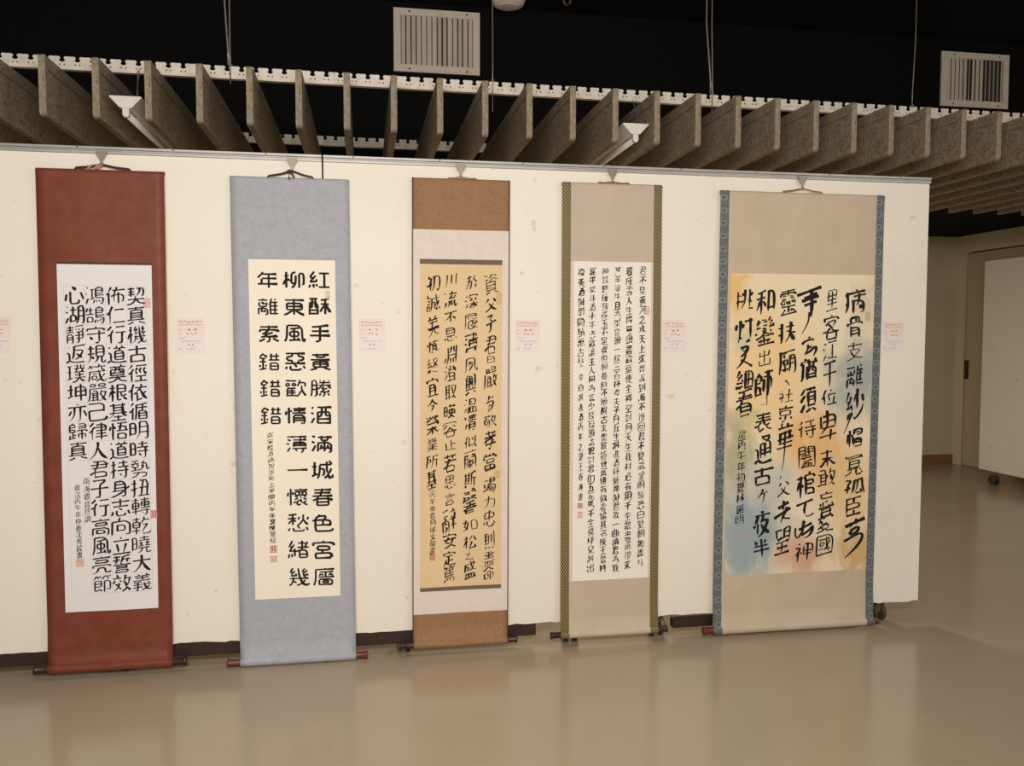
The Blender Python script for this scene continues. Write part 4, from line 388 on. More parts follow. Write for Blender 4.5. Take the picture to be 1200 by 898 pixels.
# where each character stands: centre x, centre z, width, height in millimetres
PLACES = dict(
A=[-878,1509,66,66,-878,1433,66,66,-878,1357,66,66,-878,1281,66,66,-878,1206,66,66,-878,1130,66,66,-878,1054,66,66,-878,979,66,66,-878,903,66,66,-878,827,66,66,-878,751,66,66,-878,676,66,66,-878,600,66,66,-878,524,66,66,-878,449,66,66,-878,373,66,66,-953,1509,66,66,-953,1433,66,66,-953,1357,66,66,-953,1281,66,66,-953,1206,66,66,-953,1130,66,66,-953,1054,66,66,-953,979,66,66,-953,903,66,66,-953,827,66,66,-953,751,66,66,-953,676,66,66,-953,600,66,66,-953,524,66,66,-953,449,66,66,-953,373,66,66,-1028,1509,66,66,-1028,1433,66,66,-1028,1357,66,66,-1028,1281,66,66,-1028,1206,66,66,-1028,1130,66,66,-1028,1054,66,66,-1028,979,66,66,-1028,903,66,66,-1028,827,66,66,-1028,751,66,66,-1028,676,66,66,-1028,600,66,66,-1028,524,66,66,-1028,449,66,66,-1028,373,66,66,-1103,1509,66,66,-1103,1433,66,66,-1103,1357,66,66,-1103,1281,66,66,-1103,1206,66,66,-1103,1130,66,66,-1103,1054,66,66,-1103,979,66,66,-1103,903,66,66],
a=[-1077,782,21,26,-1076,752,21,26,-1076,722,21,26,-1076,692,21,26,-1076,663,21,26,-1076,633,21,26,-1111,758,20,23,-1111,731,20,23,-1111,704,20,23,-1111,678,20,23,-1110,651,20,23,-1110,624,20,23,-1110,597,20,24,-1110,571,20,24,-1109,544,20,24,-1109,517,20,24,-1109,490,20,24],
B=[-177,1579,80,64,-177,1471,80,65,-176,1362,81,66,-176,1248,81,66,-175,1140,81,67,-175,1028,81,68,-174,911,81,68,-174,803,81,69,-173,692,81,70,-173,584,82,70,-172,474,82,71,-171,360,82,72,-278,1578,79,64,-277,1470,79,65,-276,1362,80,65,-276,1248,80,66,-275,1141,80,67,-275,1030,80,67,-274,913,80,68,-273,806,81,30,-273,695,80,69,-272,588,81,70,-271,478,81,71,-271,364,81,71,-379,1577,78,64,-378,1470,79,64,-377,1362,79,65,-376,1249,79,66,-374,1142,79,66,-373,1031,79,67],
b=[-378,949,26,22,-378,924,26,22,-377,899,26,22,-377,874,26,22,-377,849,26,22,-376,824,26,22,-376,798,26,22,-376,773,26,22,-375,748,27,22,-375,723,27,22,-375,697,27,22,-374,672,27,22,-374,647,27,22,-374,621,27,22,-373,596,27,23,-373,571,27,23,-373,545,27,23,-372,520,27,23],
C=[528,1571,62,85,528,1485,54,57,527,1405,51,75,526,1315,51,75,526,1254,33,32,525,1177,58,87,524,1072,44,73,523,996,58,52,523,916,55,81,522,820,59,78,521,721,55,71,520,650,48,53,519,579,55,72,519,483,48,72,518,406,48,65,517,339,48,58,444,1579,54,60,443,1495,57,56,443,1415,61,67,442,1326,61,82,441,1231,58,58,441,1150,50,83,440,1062,61,66,440,990,54,66,439,905,58,55,438,833,58,78,438,746,54,63,437,653,62,104,436,552,65,50,436,479,62,58,435,424,40,42,435,360,55,76,358,1586,46,49,357,1505,57,63,357,1432,57,46,356,1363,57,64,355,1272,57,75,355,1198,53,68,354,1117,54,65,353,1038,54,58,353,963,61,66,352,896,54,41,352,819,57,74,351,737,43,56,350,667,47,52,349,574,65,101,349,490,61,65,348,415,58,68,348,347,54,72,285,1571,63,70,284,1490,60,70,283,1395,53,85,282,1308,49,53,281,1230,49,68,280,1143,49,79,279,1063,50,54,278,982,53,80,277,898,46,55,276,826,60,55,275,752,46,81],
c=[278,687,25,28,278,657,25,28,278,627,25,28,278,597,25,28,278,567,25,28,278,538,25,28,278,508,25,28,278,478,25,28,277,448,25,28],
D=[1191,1635,34,38,1191,1593,34,39,1191,1551,34,39,1191,1509,34,39,1191,1467,34,39,1191,1425,34,39,1191,1383,34,39,1191,1340,34,39,1191,1298,34,39,1191,1256,34,40,1191,1213,34,40,1191,1171,34,40,1191,1128,34,40,1191,1086,34,40,1191,1043,34,40,1191,1000,34,40,1191,958,34,40,1191,915,34,40,1191,872,34,41,1192,829,34,41,1192,786,34,41,1192,743,34,41,1192,700,34,41,1192,657,34,41,1192,614,34,41,1192,571,34,41,1192,527,34,42,1192,484,34,42,1192,441,34,42,1192,397,34,42,1192,354,34,42,1131,1634,33,39,1131,1592,33,39,1131,1550,33,39,1131,1508,33,39,1131,1465,33,39,1131,1423,33,39,1132,1381,33,39,1132,1339,33,39,1132,1296,33,40,1132,1254,33,40,1132,1211,34,40,1132,1168,34,40,1132,1126,34,40,1132,1083,34,40,1132,1040,34,40,1132,998,34,40,1132,955,34,40,1132,912,34,41,1132,869,34,41,1133,826,34,41,1133,783,34,41,1133,740,34,41,1133,696,34,41,1133,653,34,41,1133,610,34,41,1133,566,34,42,1133,523,34,42,1133,480,34,42,1133,436,34,42,1133,392,34,42,1133,349,34,42,1080,1635,33,34,1079,1598,33,34,1079,1560,33,35,1079,1523,33,35,1079,1485,33,35,1079,1448,33,35,1079,1410,33,35,1079,1372,33,35,1079,1335,33,35,1079,1297,33,35,1079,1259,33,35,1079,1221,33,35,1079,1183,33,36,1079,1145,33,36,1079,1107,33,36,1078,1069,33,36,1078,1031,33,36,1078,993,33,36,1078,955,33,36,1078,916,33,36,1078,878,33,36,1078,840,33,36,1078,801,33,37,1078,763,33,37,1078,725,34,37,1078,686,34,37,1078,648,34,37,1078,609,34,37,1077,570,34,37,1077,532,34,37,1077,493,34,37,1077,454,34,37,1077,415,34,38,1077,377,34,38,1077,338,34,38,1023,1631,33,34,1023,1594,33,34,1022,1556,33,34,1022,1519,33,34,1022,1482,33,35,1022,1444,33,35,1022,1407,33,35,1022,1369,33,35,1022,1332,33,35,1022,1294,33,35,1022,1257,33,35,1022,1219,33,35,1022,1181,33,35,1022,1143,33,35,1022,1106,33,36,1022,1068,33,36,1022,1030,33,36,1022,992,33,36,1022,954,33,36,1022,916,33,36,1022,878,33,36,1022,840,33,36,1021,802,33,36,1021,763,33,36,1021,725,33,37,1021,687,33,37,1021,648,33,37,1021,610,33,37,1021,572,33,37,1021,533,33,37,1021,495,33,37,1021,456,33,37,1021,418,33,37,1021,379,33,37,1021,340,33,38,966,1630,33,35,966,1591,33,35,966,1553,33,35,966,1515,33,35,966,1476,33,35,966,1438,33,36,966,1399,33,36,966,1361,33,36,966,1322,33,36,966,1284,33,36,966,1245,33,36,966,1206,33,36,966,1168,33,36,966,1129,33,36,965,1090,33,37,965,1051,33,37,965,1012,33,37,965,973,33,37,965,934,33,37,965,895,33,37,965,856,33,37,965,817,33,37,965,778,33,37,965,738,33,37,965,699,33,38,965,660,33,38,965,620,33,38,965,581,33,38,965,542,33,38,965,502,33,38,965,462,33,38,965,423,33,38,965,383,33,38,965,343,33,39,917,1627,33,39,917,1584,33,39,917,1541,33,40,917,1498,33,40,917,1455,33,40,917,1412,33,40,917,1369,33,40,917,1326,33,40,917,1283,33,40,917,1240,33,40],
d=[918,1175,23,34,918,1132,23,34,918,1089,23,34,918,1046,23,35,918,1004,23,35,918,961,23,35,918,918,23,35,918,875,23,35,919,832,23,35,919,788,23,35,919,745,23,35,919,702,23,35,919,659,23,35],
E=[2200,1518,113,115,2202,1398,75,108,2204,1291,83,82,2207,1174,88,98,2209,1043,97,142,2212,889,83,84,2214,770,88,109,2216,662,101,74,2218,575,79,82,2221,431,112,172,2085,1517,61,84,2084,1397,87,115,2082,1287,78,81,2081,1183,74,113,2080,1076,78,71,2079,946,96,146,2077,799,78,80,2077,711,99,85,2075,611,78,73,2075,516,88,122,2073,402,87,99,1981,1508,128,136,1979,1313,81,100,1978,1205,90,101,1977,1068,86,121,1976,934,94,87,1975,806,90,103,1974,681,99,112,1973,569,90,78,1972,475,103,87,1971,372,86,87,1873,1507,89,106,1872,1376,88,95,1871,1242,89,119,1869,1085,71,59,1868,1006,80,71,1867,897,86,133,1865,665,68,64,1864,563,90,105,1863,430,82,121,1764,1510,100,113,1763,1379,100,125,1763,1259,59,76,1763,1141,84,123,1763,1049,33,16,1763,972,88,86,1763,845,93,125,1763,728,100,84,1762,635,55,68,1762,512,85,112,1762,397,84,86,1663,1515,90,86,1666,1383,87,109,1668,1263,83,106,1670,1157,87,84,1671,1056,87,112],
e=[1662,916,41,44,1661,868,41,44,1660,819,41,44,1660,771,41,45,1659,723,42,45,1658,674,42,45,1657,626,42,45,1657,577,42,45,1656,529,42,45],
)

# ------------------------------------------------------------------ materials
def new_mat(name):
    m = bpy.data.materials.new(name); m.use_nodes = True
    nt = m.node_tree
    return m, nt, nt.nodes['Principled BSDF']
def N(nt, kind, **kw):
    n = nt.nodes.new(kind)
    for k, v in kw.items(): setattr(n, k, v)
    return n
def coords(nt, out='Object', scale=(1, 1, 1)):
    tc = N(nt, 'ShaderNodeTexCoord'); mp = N(nt, 'ShaderNodeMapping')
    mp.inputs['Scale'].default_value = scale
    nt.links.new(tc.outputs[out], mp.inputs['Vector'])
    return mp.outputs['Vector']
def noise_tex(nt, vec, scale, detail=4, rough=.55):
    n = N(nt, 'ShaderNodeTexNoise')
    n.inputs['Scale'].default_value = scale; n.inputs['Detail'].default_value = detail
    n.inputs['Roughness'].default_value = rough
    nt.links.new(vec, n.inputs['Vector'])
    return n.outputs['Fac']
def ramp(nt, fac, stops):
    r = N(nt, 'ShaderNodeValToRGB')
    e = r.color_ramp.elements
    e[0].position, e[0].color = stops[0][0], (*stops[0][1], 1)
    e[1].position, e[1].color = stops[-1][0], (*stops[-1][1], 1)
    for p, c in stops[1:-1]:
        k = e.new(p); k.color = (*c, 1)
    nt.links.new(fac, r.inputs['Fac'])
    return r.outputs['Color']
def mix(nt, fac, a, b, mode='MIX'):
    m = N(nt, 'ShaderNodeMix', data_type='RGBA', blend_type=mode)
    for s, v in ((m.inputs[0], fac), (m.inputs[6], a), (m.inputs[7], b)):
        if isinstance(v, (int, float)): s.default_value = v
        elif isinstance(v, tuple): s.default_value = (*v, 1)
        else: nt.links.new(v, s)
    return m.outputs[2]
def M(nt, op, a, b=None, c=None):
    m = N(nt, 'ShaderNodeMath', operation=op)
    for i, v in enumerate((a, b, c)):
        if v is None: continue
        if isinstance(v, (int, float)): m.inputs[i].default_value = v
        else: nt.links.new(v, m.inputs[i])
    return m.outputs[0]
def bump(nt, b, h, strength=.3, dist=.002):
    n = N(nt, 'ShaderNodeBump')
    n.inputs['Strength'].default_value = strength; n.inputs['Distance'].default_value = dist
    nt.links.new(h, n.inputs['Height']); nt.links.new(n.outputs[0], b.inputs['Normal'])
def plain(name, col, rough=.6, metal=0., var=.06, scale=30, spec=.5):
    m, nt, b = new_mat(name)
    f = noise_tex(nt, coords(nt), scale)
    lo = tuple(max(0, c * (1 - var)) for c in col); hi = tuple(min(1, c * (1 + var)) for c in col)
    nt.links.new(ramp(nt, f, [(.3, lo), (.7, hi)]), b.inputs['Base Color'])
    b.inputs['Roughness'].default_value = rough; b.inputs['Metallic'].default_value = metal
    b.inputs['Specular IOR Level'].default_value = spec
    return m
def srgb(r, g, b):
    f = lambda v: (v / 255 / 12.92) if v <= 10 else ((v / 255 + .055) / 1.055) ** 2.4
    return (f(r), f(g), f(b))

def mat_floor():
    m, nt, b = new_mat('polished beige vinyl floor')
    v = coords(nt)
    f = noise_tex(nt, v, 1.3, 5)
    streak = noise_tex(nt, coords(nt, scale=(1.5, 14, 1)), 2.0, 5, .65)
    c = ramp(nt, f, [(.3, srgb(164, 147, 127)), (.7, srgb(174, 157, 136))])
    c = mix(nt, M(nt, 'MULTIPLY', streak, .35), c, srgb(156, 138, 117))
    scuff = noise_tex(nt, coords(nt, scale=(7, 2.2, 1)), 9, 3, .5)
    c = mix(nt, M(nt, 'MULTIPLY', M(nt, 'GREATER_THAN', scuff, .76), .25), c, srgb(110, 90, 70))
    nt.links.new(c, b.inputs['Base Color'])
    r = M(nt, 'MULTIPLY_ADD', streak, .10, .13)
    nt.links.new(r, b.inputs['Roughness'])
    b.inputs['Specular IOR Level'].default_value = .42
    bump(nt, b, noise_tex(nt, v, 5, 2), .03, .004)
    return m
def mat_board():
    m, nt, b = new_mat('cream painted board')
    v = coords(nt)
    f = noise_tex(nt, v, 1.1, 4)
    c = ramp(nt, f, [(.3, srgb(236, 229, 216)), (.7, srgb(243, 237, 225))])
    st = noise_tex(nt, coords(nt, scale=(2.2, 1, 1)), 3.2, 6, .62)
    c = mix(nt, ramp(nt, st, [(.60, (0, 0, 0)), (.78, (.35, .35, .35))]), c, srgb(226, 212, 190))
    dk = noise_tex(nt, v, 17, 2, .4)
    c = mix(nt, ramp(nt, dk, [(.735, (0, 0, 0)), (.78, (.4, .4, .4))]), c, srgb(190, 178, 160))
    nt.links.new(c, b.inputs['Base Color'])
    b.inputs['Roughness'].default_value = .55
    b.inputs['Specular IOR Level'].default_value = .3
    bump(nt, b, noise_tex(nt, v, 60, 3), .08, .001)
    return m
def mat_woodwool():
    m, nt, b = new_mat('wood-wool cement')
    v = coords(nt)
    f = noise_tex(nt, v, 55, 6, .7)
    g = noise_tex(nt, v, 6, 3, .5)
    c = ramp(nt, f, [(.30, srgb(74, 66, 54)), (.46, srgb(148, 137, 120)), (.7, srgb(182, 170, 152))])
    c = mix(nt, M(nt, 'MULTIPLY', g, .45), c, srgb(150, 132, 106))
    sp = noise_tex(nt, v, 150, 2, .5)
    c = mix(nt, ramp(nt, sp, [(.66, (0, 0, 0)), (.74, (.85, .85, .85))]), c, srgb(48, 42, 34))
    nt.links.new(c, b.inputs['Base Color'])
    b.inputs['Roughness'].default_value = .95; b.inputs['Specular IOR Level'].default_value = .1
    bump(nt, b, f, .8, .006)
    return m
def mat_silk(name, a, bcol, scale, fleck=None, thr=.6, rough=.75, bmp=.25):
    m, nt, b = new_mat(name)
    v = coords(nt)
    f = noise_tex(nt, v, scale, 5, .6)
    c = ramp(nt, f, [(.3, a), (.7, bcol)])
    # cloth
    if fleck:
        p = noise_tex(nt, v, 120, 3, .6)
        c = mix(nt, ramp(nt, p, [(thr, (0, 0, 0)), (thr + .1, (.7, .7, .7))]), c, fleck)
    nt.links.new(c, b.inputs['Base Color'])
    b.inputs['Roughness'].default_value = rough; b.inputs['Specular IOR Level'].default_value = .25
    w = noise_tex(nt, coords(nt, scale=(2.4, 2.4, 1.8)), 2.2, 3, .5)
    bump(nt, b, w, bmp, .010)
    return m
def mat_lattice():
    m, nt, b = new_mat('olive gold lattice brocade')
    tc = N(nt, 'ShaderNodeTexCoord'); sp = N(nt, 'ShaderNodeSeparateXYZ')
    nt.links.new(tc.outputs['Object'], sp.inputs[0])
    u = M(nt, 'MULTIPLY', sp.outputs[0], 82.0); w = M(nt, 'MULTIPLY', sp.outputs[2], 58.0)
    d1, d2 = (M(nt, 'ABSOLUTE', M(nt, 'SUBTRACT', M(nt, 'FRACT', M(nt, 'ADD', M(nt, op, u, w), 400.0)), .5)) for op in ('ADD', 'SUBTRACT'))
    line = M(nt, 'LESS_THAN', M(nt, 'MINIMUM', d1, d2), .13)
    dot = M(nt, 'GREATER_THAN', M(nt, 'MINIMUM', d1, d2), .36)
    c = mix(nt, line, srgb(138, 120, 70), srgb(66, 58, 40))
    c = mix(nt, dot, c, srgb(200, 180, 116))
    nt.links.new(c, b.inputs['Base Color'])
    b.inputs['Roughness'].default_value = .6
    return m
def mat_medallion():
    m, nt, b = new_mat('slate blue medallion brocade')
    tc = N(nt, 'ShaderNodeTexCoord'); sp = N(nt, 'ShaderNodeSeparateXYZ'); sg = N(nt, 'ShaderNodeSeparateXYZ')
    nt.links.new(tc.outputs['Object'], sp.inputs[0]); nt.links.new(tc.outputs['Generated'], sg.inputs[0])
    z = M(nt, 'SUBTRACT', M(nt, 'FRACT', M(nt, 'MULTIPLY', sp.outputs[2], 1 / .056)), .5)
    z = M(nt, 'MULTIPLY', z, .056)
    x = M(nt, 'MULTIPLY', M(nt, 'SUBTRACT', sg.outputs[0], .5), .038)
    r = M(nt, 'SQRT', M(nt, 'ADD', M(nt, 'MULTIPLY', x, x), M(nt, 'MULTIPLY', z, z)))
    ring = M(nt, 'LESS_THAN', M(nt, 'ABSOLUTE', M(nt, 'SUBTRACT', r, .011)), .0022)
    core = M(nt, 'LESS_THAN', r, .005)
    fine = M(nt, 'GREATER_THAN', noise_tex(nt, coords(nt), 240, 2, .5), .52)
    c = mix(nt, fine, srgb(84, 90, 96), srgb(116, 123, 127))
    c = mix(nt, M(nt, 'LESS_THAN', r, .0135), c, srgb(114, 120, 121))
    c = mix(nt, ring, c, srgb(126, 132, 132)); c = mix(nt, core, c, srgb(74, 82, 88))
    nt.links.new(c, b.inputs['Base Color'])
    b.inputs['Roughness'].default_value = .65
    return m
def mat_watercolour():
    m, nt, b = new_mat('mottled yellow and blue wash paper')
    tc = N(nt, 'ShaderNodeTexCoord')
    wob = N(nt, 'ShaderNodeTexNoise'); wob.inputs['Scale'].default_value = 5; wob.inputs['Detail'].default_value = 5
    nt.links.new(coords(nt, 'Generated', (1, 1, 2)), wob.inputs['Vector'])
    vm = N(nt, 'ShaderNodeVectorMath', operation='MULTIPLY_ADD')
    nt.links.new(wob.outputs['Color'], vm.inputs[0]); vm.inputs[1].default_value = (.34, 0, .24)
    nt.links.new(tc.outputs['Generated'], vm.inputs[2])
    sp = N(nt, 'ShaderNodeSeparateXYZ'); nt.links.new(vm.outputs[0], sp.inputs[0])
    X = M(nt, 'SUBTRACT', sp.outputs[0], .17); Z = M(nt, 'SUBTRACT', sp.outputs[2], .12)
    c = srgb(238, 222, 194)
    blobs = [((.28, .70), (.42, .30), (240, 204, 144), .8), ((.05, .95), (.13, .10), (230, 186, 104), .8), ((.50, .86), (.26, .10), (240, 224, 190), .7),
             ((.45, .50), (.30, .16), (238, 212, 164), .7), ((.62, .42), (.28, .17), (232, 178, 114), .85), ((.88, .66), (.26, .17), (160, 170, 168), .92),
             ((.95, .90), (.12, .10), (212, 194, 168), .6), ((.08, .80), (.13, .08), (204, 198, 176), .7), ((.08, .40), (.16, .16), (168, 170, 138), .85),
             ((.14, .12), (.32, .24), (142, 163, 175), .9), ((.30, .30), (.20, .14), (194, 196, 186), .8), ((.85, .28), (.28, .17), (230, 194, 138), .8),
             ((.92, .06), (.20, .12), (204, 166, 104), .85), ((.56, .06), (.22, .10), (210, 160, 134), .85), ((.12, .52), (.09, .05), (200, 190, 130), .6)]
    for (cx, cz), (rx, rz), col, st in blobs:
        dx = M(nt, 'DIVIDE', M(nt, 'SUBTRACT', X, cx), rx); dz = M(nt, 'DIVIDE', M(nt, 'SUBTRACT', Z, cz), rz)
        d = M(nt, 'SQRT', M(nt, 'ADD', M(nt, 'MULTIPLY', dx, dx), M(nt, 'MULTIPLY', dz, dz)))
        f = N(nt, 'ShaderNodeMapRange', interpolation_type='SMOOTHSTEP')
        nt.links.new(d, f.inputs[0]); f.inputs[1].default_value = 1.15; f.inputs[2].default_value = .25
        f.inputs[3].default_value = 0; f.inputs[4].default_value = st
        c = mix(nt, f.outputs[0], c, srgb(*col))
    sp2 = noise_tex(nt, coords(nt), 130, 3, .6)
    c = mix(nt, ramp(nt, sp2, [(.62, (0, 0, 0)), (.74, (.55, .55, .55))]), c, srgb(236, 222, 194))
    dk = noise_tex(nt, coords(nt), 95, 3, .6)
    c = mix(nt, ramp(nt, dk, [(.66, (0, 0, 0)), (.76, (.4, .4, .4))]), c, srgb(120, 128, 124))
    nt.links.new(c, b.inputs['Base Color'])
    b.inputs['Roughness'].default_value = .85; b.inputs['Specular IOR Level'].default_value = .2
    return m
def mat_card():
    m, nt, b = new_mat('pale pink printed card')
    tc = N(nt, 'ShaderNodeTexCoord'); sp = N(nt, 'ShaderNodeSeparateXYZ')
    nt.links.new(tc.outputs['Generated'], sp.inputs[0])
    c = ramp(nt, sp.outputs[2], [(.05, srgb(232, 222, 228)), (.45, srgb(236, 222, 222)), (.62, srgb(242, 214, 204)), (.95, srgb(236, 216, 208))])
    c = mix(nt, M(nt, 'MULTIPLY', noise_tex(nt, coords(nt), 40, 3), .5), c, srgb(240, 230, 222))
    nt.links.new(c, b.inputs['Base Color']); b.inputs['Roughness'].default_value = .6
    return m

MT = dict(
    floor=mat_floor(), board=mat_board(), wool=mat_woodwool(),
    black=plain('matt black paint', (.0065, .006, .006), .9, spec=.1),
    plaster=plain('cream plaster', srgb(216, 204, 178), .8, var=.03, scale=2, spec=.2),
    door=plain('beige laminate door', srgb(196, 178, 150), .55, var=.03, scale=2),
    wood=plain('brown skirting wood', srgb(150, 108, 62), .5, var=.12, scale=8),
    gap=plain('dark door gap', (.02, .016, .012), .8),
    alu=plain('brushed aluminium', (.40, .39, .38), .5, .55, var=.08, scale=14),
    zinc=plain('galvanised white steel', srgb(222, 212, 200), .5, .15, var=.14, scale=22),
    steel=plain('grey painted steel', srgb(138, 128, 112), .45, .3),
    wire=plain('steel wire', srgb(150, 146, 140), .4, .6),
    beam=plain('dark brown steel beam', srgb(50, 32, 24), .55, var=.2),
    rubber=plain('dark brown rubber', (.055, .045, .038), .6),
    cgrey=plain('grey caster metal', srgb(120, 108, 96), .5, .4),
    white=plain('white enamel', srgb(232, 228, 222), .45, var=.02),
    grille=plain('off-white enamel grille', srgb(226, 214, 200), .5, var=.05, scale=12),
    plastic=plain('cream plastic', srgb(226, 214, 198), .4, var=.02),
    tube=plain('fluorescent tube glass', srgb(238, 236, 228), .2, var=.01),
    ink=plain('black ink', srgb(34, 30, 27), .75, var=.3, scale=60, spec=.2),
    greyink=plain('washed grey ink', srgb(46, 43, 38), .75, var=.4, scale=50, spec=.2),
    print=plain('grey print', srgb(128, 108, 112), .7),
    redprint=plain('dark red print', srgb(150, 66, 62), .7),
    seal=plain('red seal paste', srgb(196, 84, 84), .7, var=.2, scale=90),
    paleseal=plain('faded red seal paste', srgb(214, 150, 140), .7, var=.2, scale=90),
    tanseal=plain('faded brown seal paste', srgb(206, 160, 122), .7, var=.2, scale=90),
    grid=plain('faint brown ruling', srgb(206, 192, 190), .8),
    white_paper=plain('white rice paper', srgb(232, 230, 232), .85, var=.015, scale=8, spec=.2),
    ivory_paper=plain('ivory rice paper', srgb(244, 236, 220), .85, var=.015, scale=8, spec=.2),
    cream_paper=plain('cream rice paper', srgb(240, 234, 222), .85, var=.02, scale=8, spec=.2),
    tan_paper=plain('tan rice paper', srgb(224, 198, 156), .85, var=.04, scale=6, spec=.2),
    wash=mat_watercolour(), lattice=mat_lattice(), medallion=mat_medallion(), card=mat_card(),
    rust=mat_silk('rust red silk', srgb(114, 56, 41), srgb(130, 68, 51), 14, bmp=.45, rough=.5),
    grey=mat_silk('blue grey flecked paper', srgb(164, 168, 176), srgb(178, 180, 188), 40, srgb(150, 156, 170), .58),
    brown=mat_silk('brown floral silk', srgb(146, 110, 80), srgb(160, 124, 92), 60, srgb(138, 100, 72), .55),
    pinkbeige=mat_silk('pale pink beige silk', srgb(222, 208, 198), srgb(230, 217, 207), 30),
    taupe=mat_silk('taupe silk', srgb(194, 176, 159), srgb(202, 185, 168), 8),
    beige=mat_silk('warm beige silk', srgb(196, 178, 156), srgb(205, 188, 167), 8),
    pink=plain('pale pink lining', srgb(224, 200, 190), .8, var=.03),
    barbrown=plain('grey brown silk bar', srgb(112, 92, 80), .75, var=.12, scale=50),
    edge=plain('dark edge binding and shadow line', srgb(70, 52, 42), .8),
    darkwood=plain('dark brown roller wood', srgb(52, 30, 26), .35, var=.2),
    redwood=plain('red brown roller wood', srgb(104, 44, 34), .35, var=.2),
    cord=plain('dark brown cord', srgb(70, 38, 32), .8, var=.2),
    pinkribbon=plain('dusky pink ribbon', srgb(176, 120, 112), .8),
    tancord=plain('tan cord', srgb(150, 112, 74), .8),
)

# ------------------------------------------------------------------ builders
def world_origin(o):
    p = Vector((0, 0, 0))
    while o is not None:
        p = p + o.location; o = o.parent
    return p
def add(name, verts, faces, mat, parent=None, mi=None, smooth=False):
    """one mesh object; verts are given in world space"""
    org = world_origin(parent) if parent else Vector((0, 0, 0))
    me = bpy.data.meshes.new(name)
    me.from_pydata([Vector(v) - org for v in verts], [], faces)
    for m in (mat if isinstance(mat, (list, tuple)) else [mat]): me.materials.append(m)
    if mi:
        for p, k in zip(me.polygons, mi): p.material_index = k
    if smooth:
        for p in me.polygons: p.use_smooth = True
    me.update()
    o = bpy.data.objects.new(name, me)
    COL.objects.link(o)
    if parent: o.parent = parent
    return o
class B:
    """collects shapes that make ONE mesh"""
    def __init__(s): s.v, s.f, s.m = [], [], []
    def poly(s, vs, fs, mi=0):
        k = len(s.v); s.v += [tuple(v) for v in vs]
        for f in fs: s.f.append([i + k for i in f]); s.m.append(mi)
        return s
    def box(s, x0, x1, y0, y1, z0, z1, mi=0):
        vs = [(x, y, z) for x in (x0, x1) for y in (y0, y1) for z in (z0, z1)]
        return s.poly(vs, [(0, 1, 3, 2), (4, 6, 7, 5), (0, 4, 5, 1), (2, 3, 7, 6), (0, 2, 6, 4), (1, 5, 7, 3)], mi)
    def bev(s, x0, x1, y0, y1, z0, z1, r, mi=0):
        bm = bmesh.new()
        bmesh.ops.create_cube(bm, size=1, matrix=Matrix.LocRotScale(Vector(((x0 + x1) / 2, (y0 + y1) / 2, (z0 + z1) / 2)), None, Vector((x1 - x0, y1 - y0, z1 - z0))))
        bmesh.ops.bevel(bm, geom=bm.edges[:], offset=r, segments=2, profile=.7, affect='EDGES')
        return s.bm(bm, mi)
    def bm(s, bm, mi=0):
        bm.verts.ensure_lookup_table(); bm.verts.index_update()
        s.poly([v.co[:] for v in bm.verts], [[v.index for v in f.verts] for f in bm.faces], mi)
        bm.free(); return s
    def prism(s, pts, axis, a0, a1, mi=0):
        """closed outline pts (2D) pushed along axis from a0 to a1; concave outlines are triangulated"""
        from mathutils.geometry import tessellate_polygon
        n = len(pts)
        def P(p, a): return {'x': (a, p[0], p[1]), 'y': (p[0], a, p[1]), 'z': (p[0], p[1], a)}[axis]
        vs = [P(p, a0) for p in pts] + [P(p, a1) for p in pts]
        fs = [(i, (i + 1) % n, n + (i + 1) % n, n + i) for i in range(n)]
        tri = tessellate_polygon([[Vector((p[0], p[1], 0)) for p in pts]])
        fs += [tuple(t) for t in tri] + [tuple(n + i for i in reversed(t)) for t in tri]
        return s.poly(vs, fs, mi)
    def tube(s, path, r, n=10, mi=0):
        path = [Vector(p) for p in path]; k0 = len(s.v); rs = r if isinstance(r, (list, tuple)) else [r] * len(path)
        ref = None; rings = []
        for i, p in enumerate(path):
            t = (path[min(i + 1, len(path) - 1)] - path[max(i - 1, 0)]).normalized()
            if ref is None: ref = Vector((0, 0, 1)) if abs(t.z) < .9 else Vector((1, 0, 0))
            a = t.cross(ref).normalized(); b = t.cross(a).normalized(); ref = -b if False else ref
            rings.append([p + (a * math.cos(2 * PI * j / n) + b * math.sin(2 * PI * j / n)) * rs[i] for j in range(n)])
        vs = [v for r_ in rings for v in r_]
        fs = [(i * n + j, i * n + (j + 1) % n, (i + 1) * n + (j + 1) % n, (i + 1) * n + j) for i in range(len(path) - 1) for j in range(n)]
        fs += [tuple(range(n))[::-1], tuple((len(path) - 1) * n + j for j in range(n))]
        return s.poly(vs, fs, mi)
    def lathe(s, c, axis, prof, n=24, mi=0):
        """profile of (distance along axis, radius) turned about axis through c"""
        c = Vector(c)
        A = {'x': Vector((1, 0, 0)), 'y': Vector((0, 1, 0)), 'z': Vector((0, 0, 1))}[axis]
        p = {'x': Vector((0, 1, 0)), 'y': Vector((0, 0, 1)), 'z': Vector((1, 0, 0))}[axis]; q = A.cross(p)
        vs = [c + A * d + (p * math.cos(2 * PI * j / n) + q * math.sin(2 * PI * j / n)) * max(r, 1e-5) for d, r in prof for j in range(n)]
        fs = [(i * n + j, i * n + (j + 1) % n, (i + 1) * n + (j + 1) % n, (i + 1) * n + j) for i in range(len(prof) - 1) for j in range(n)]
        fs += [tuple(range(n))[::-1], tuple((len(prof) - 1) * n + j for j in range(n))]
        return s.poly(vs, fs, mi)
    def out(s, name, mat, parent=None, smooth=False):
        return add(name, s.v, s.f, mat, parent, s.m if any(s.m) else None, smooth)
def recalc(o):
    bm = bmesh.new(); bm.from_mesh(o.data); bmesh.ops.recalc_face_normals(bm, faces=bm.faces[:]); bm.to_mesh(o.data); bm.free()
    return o
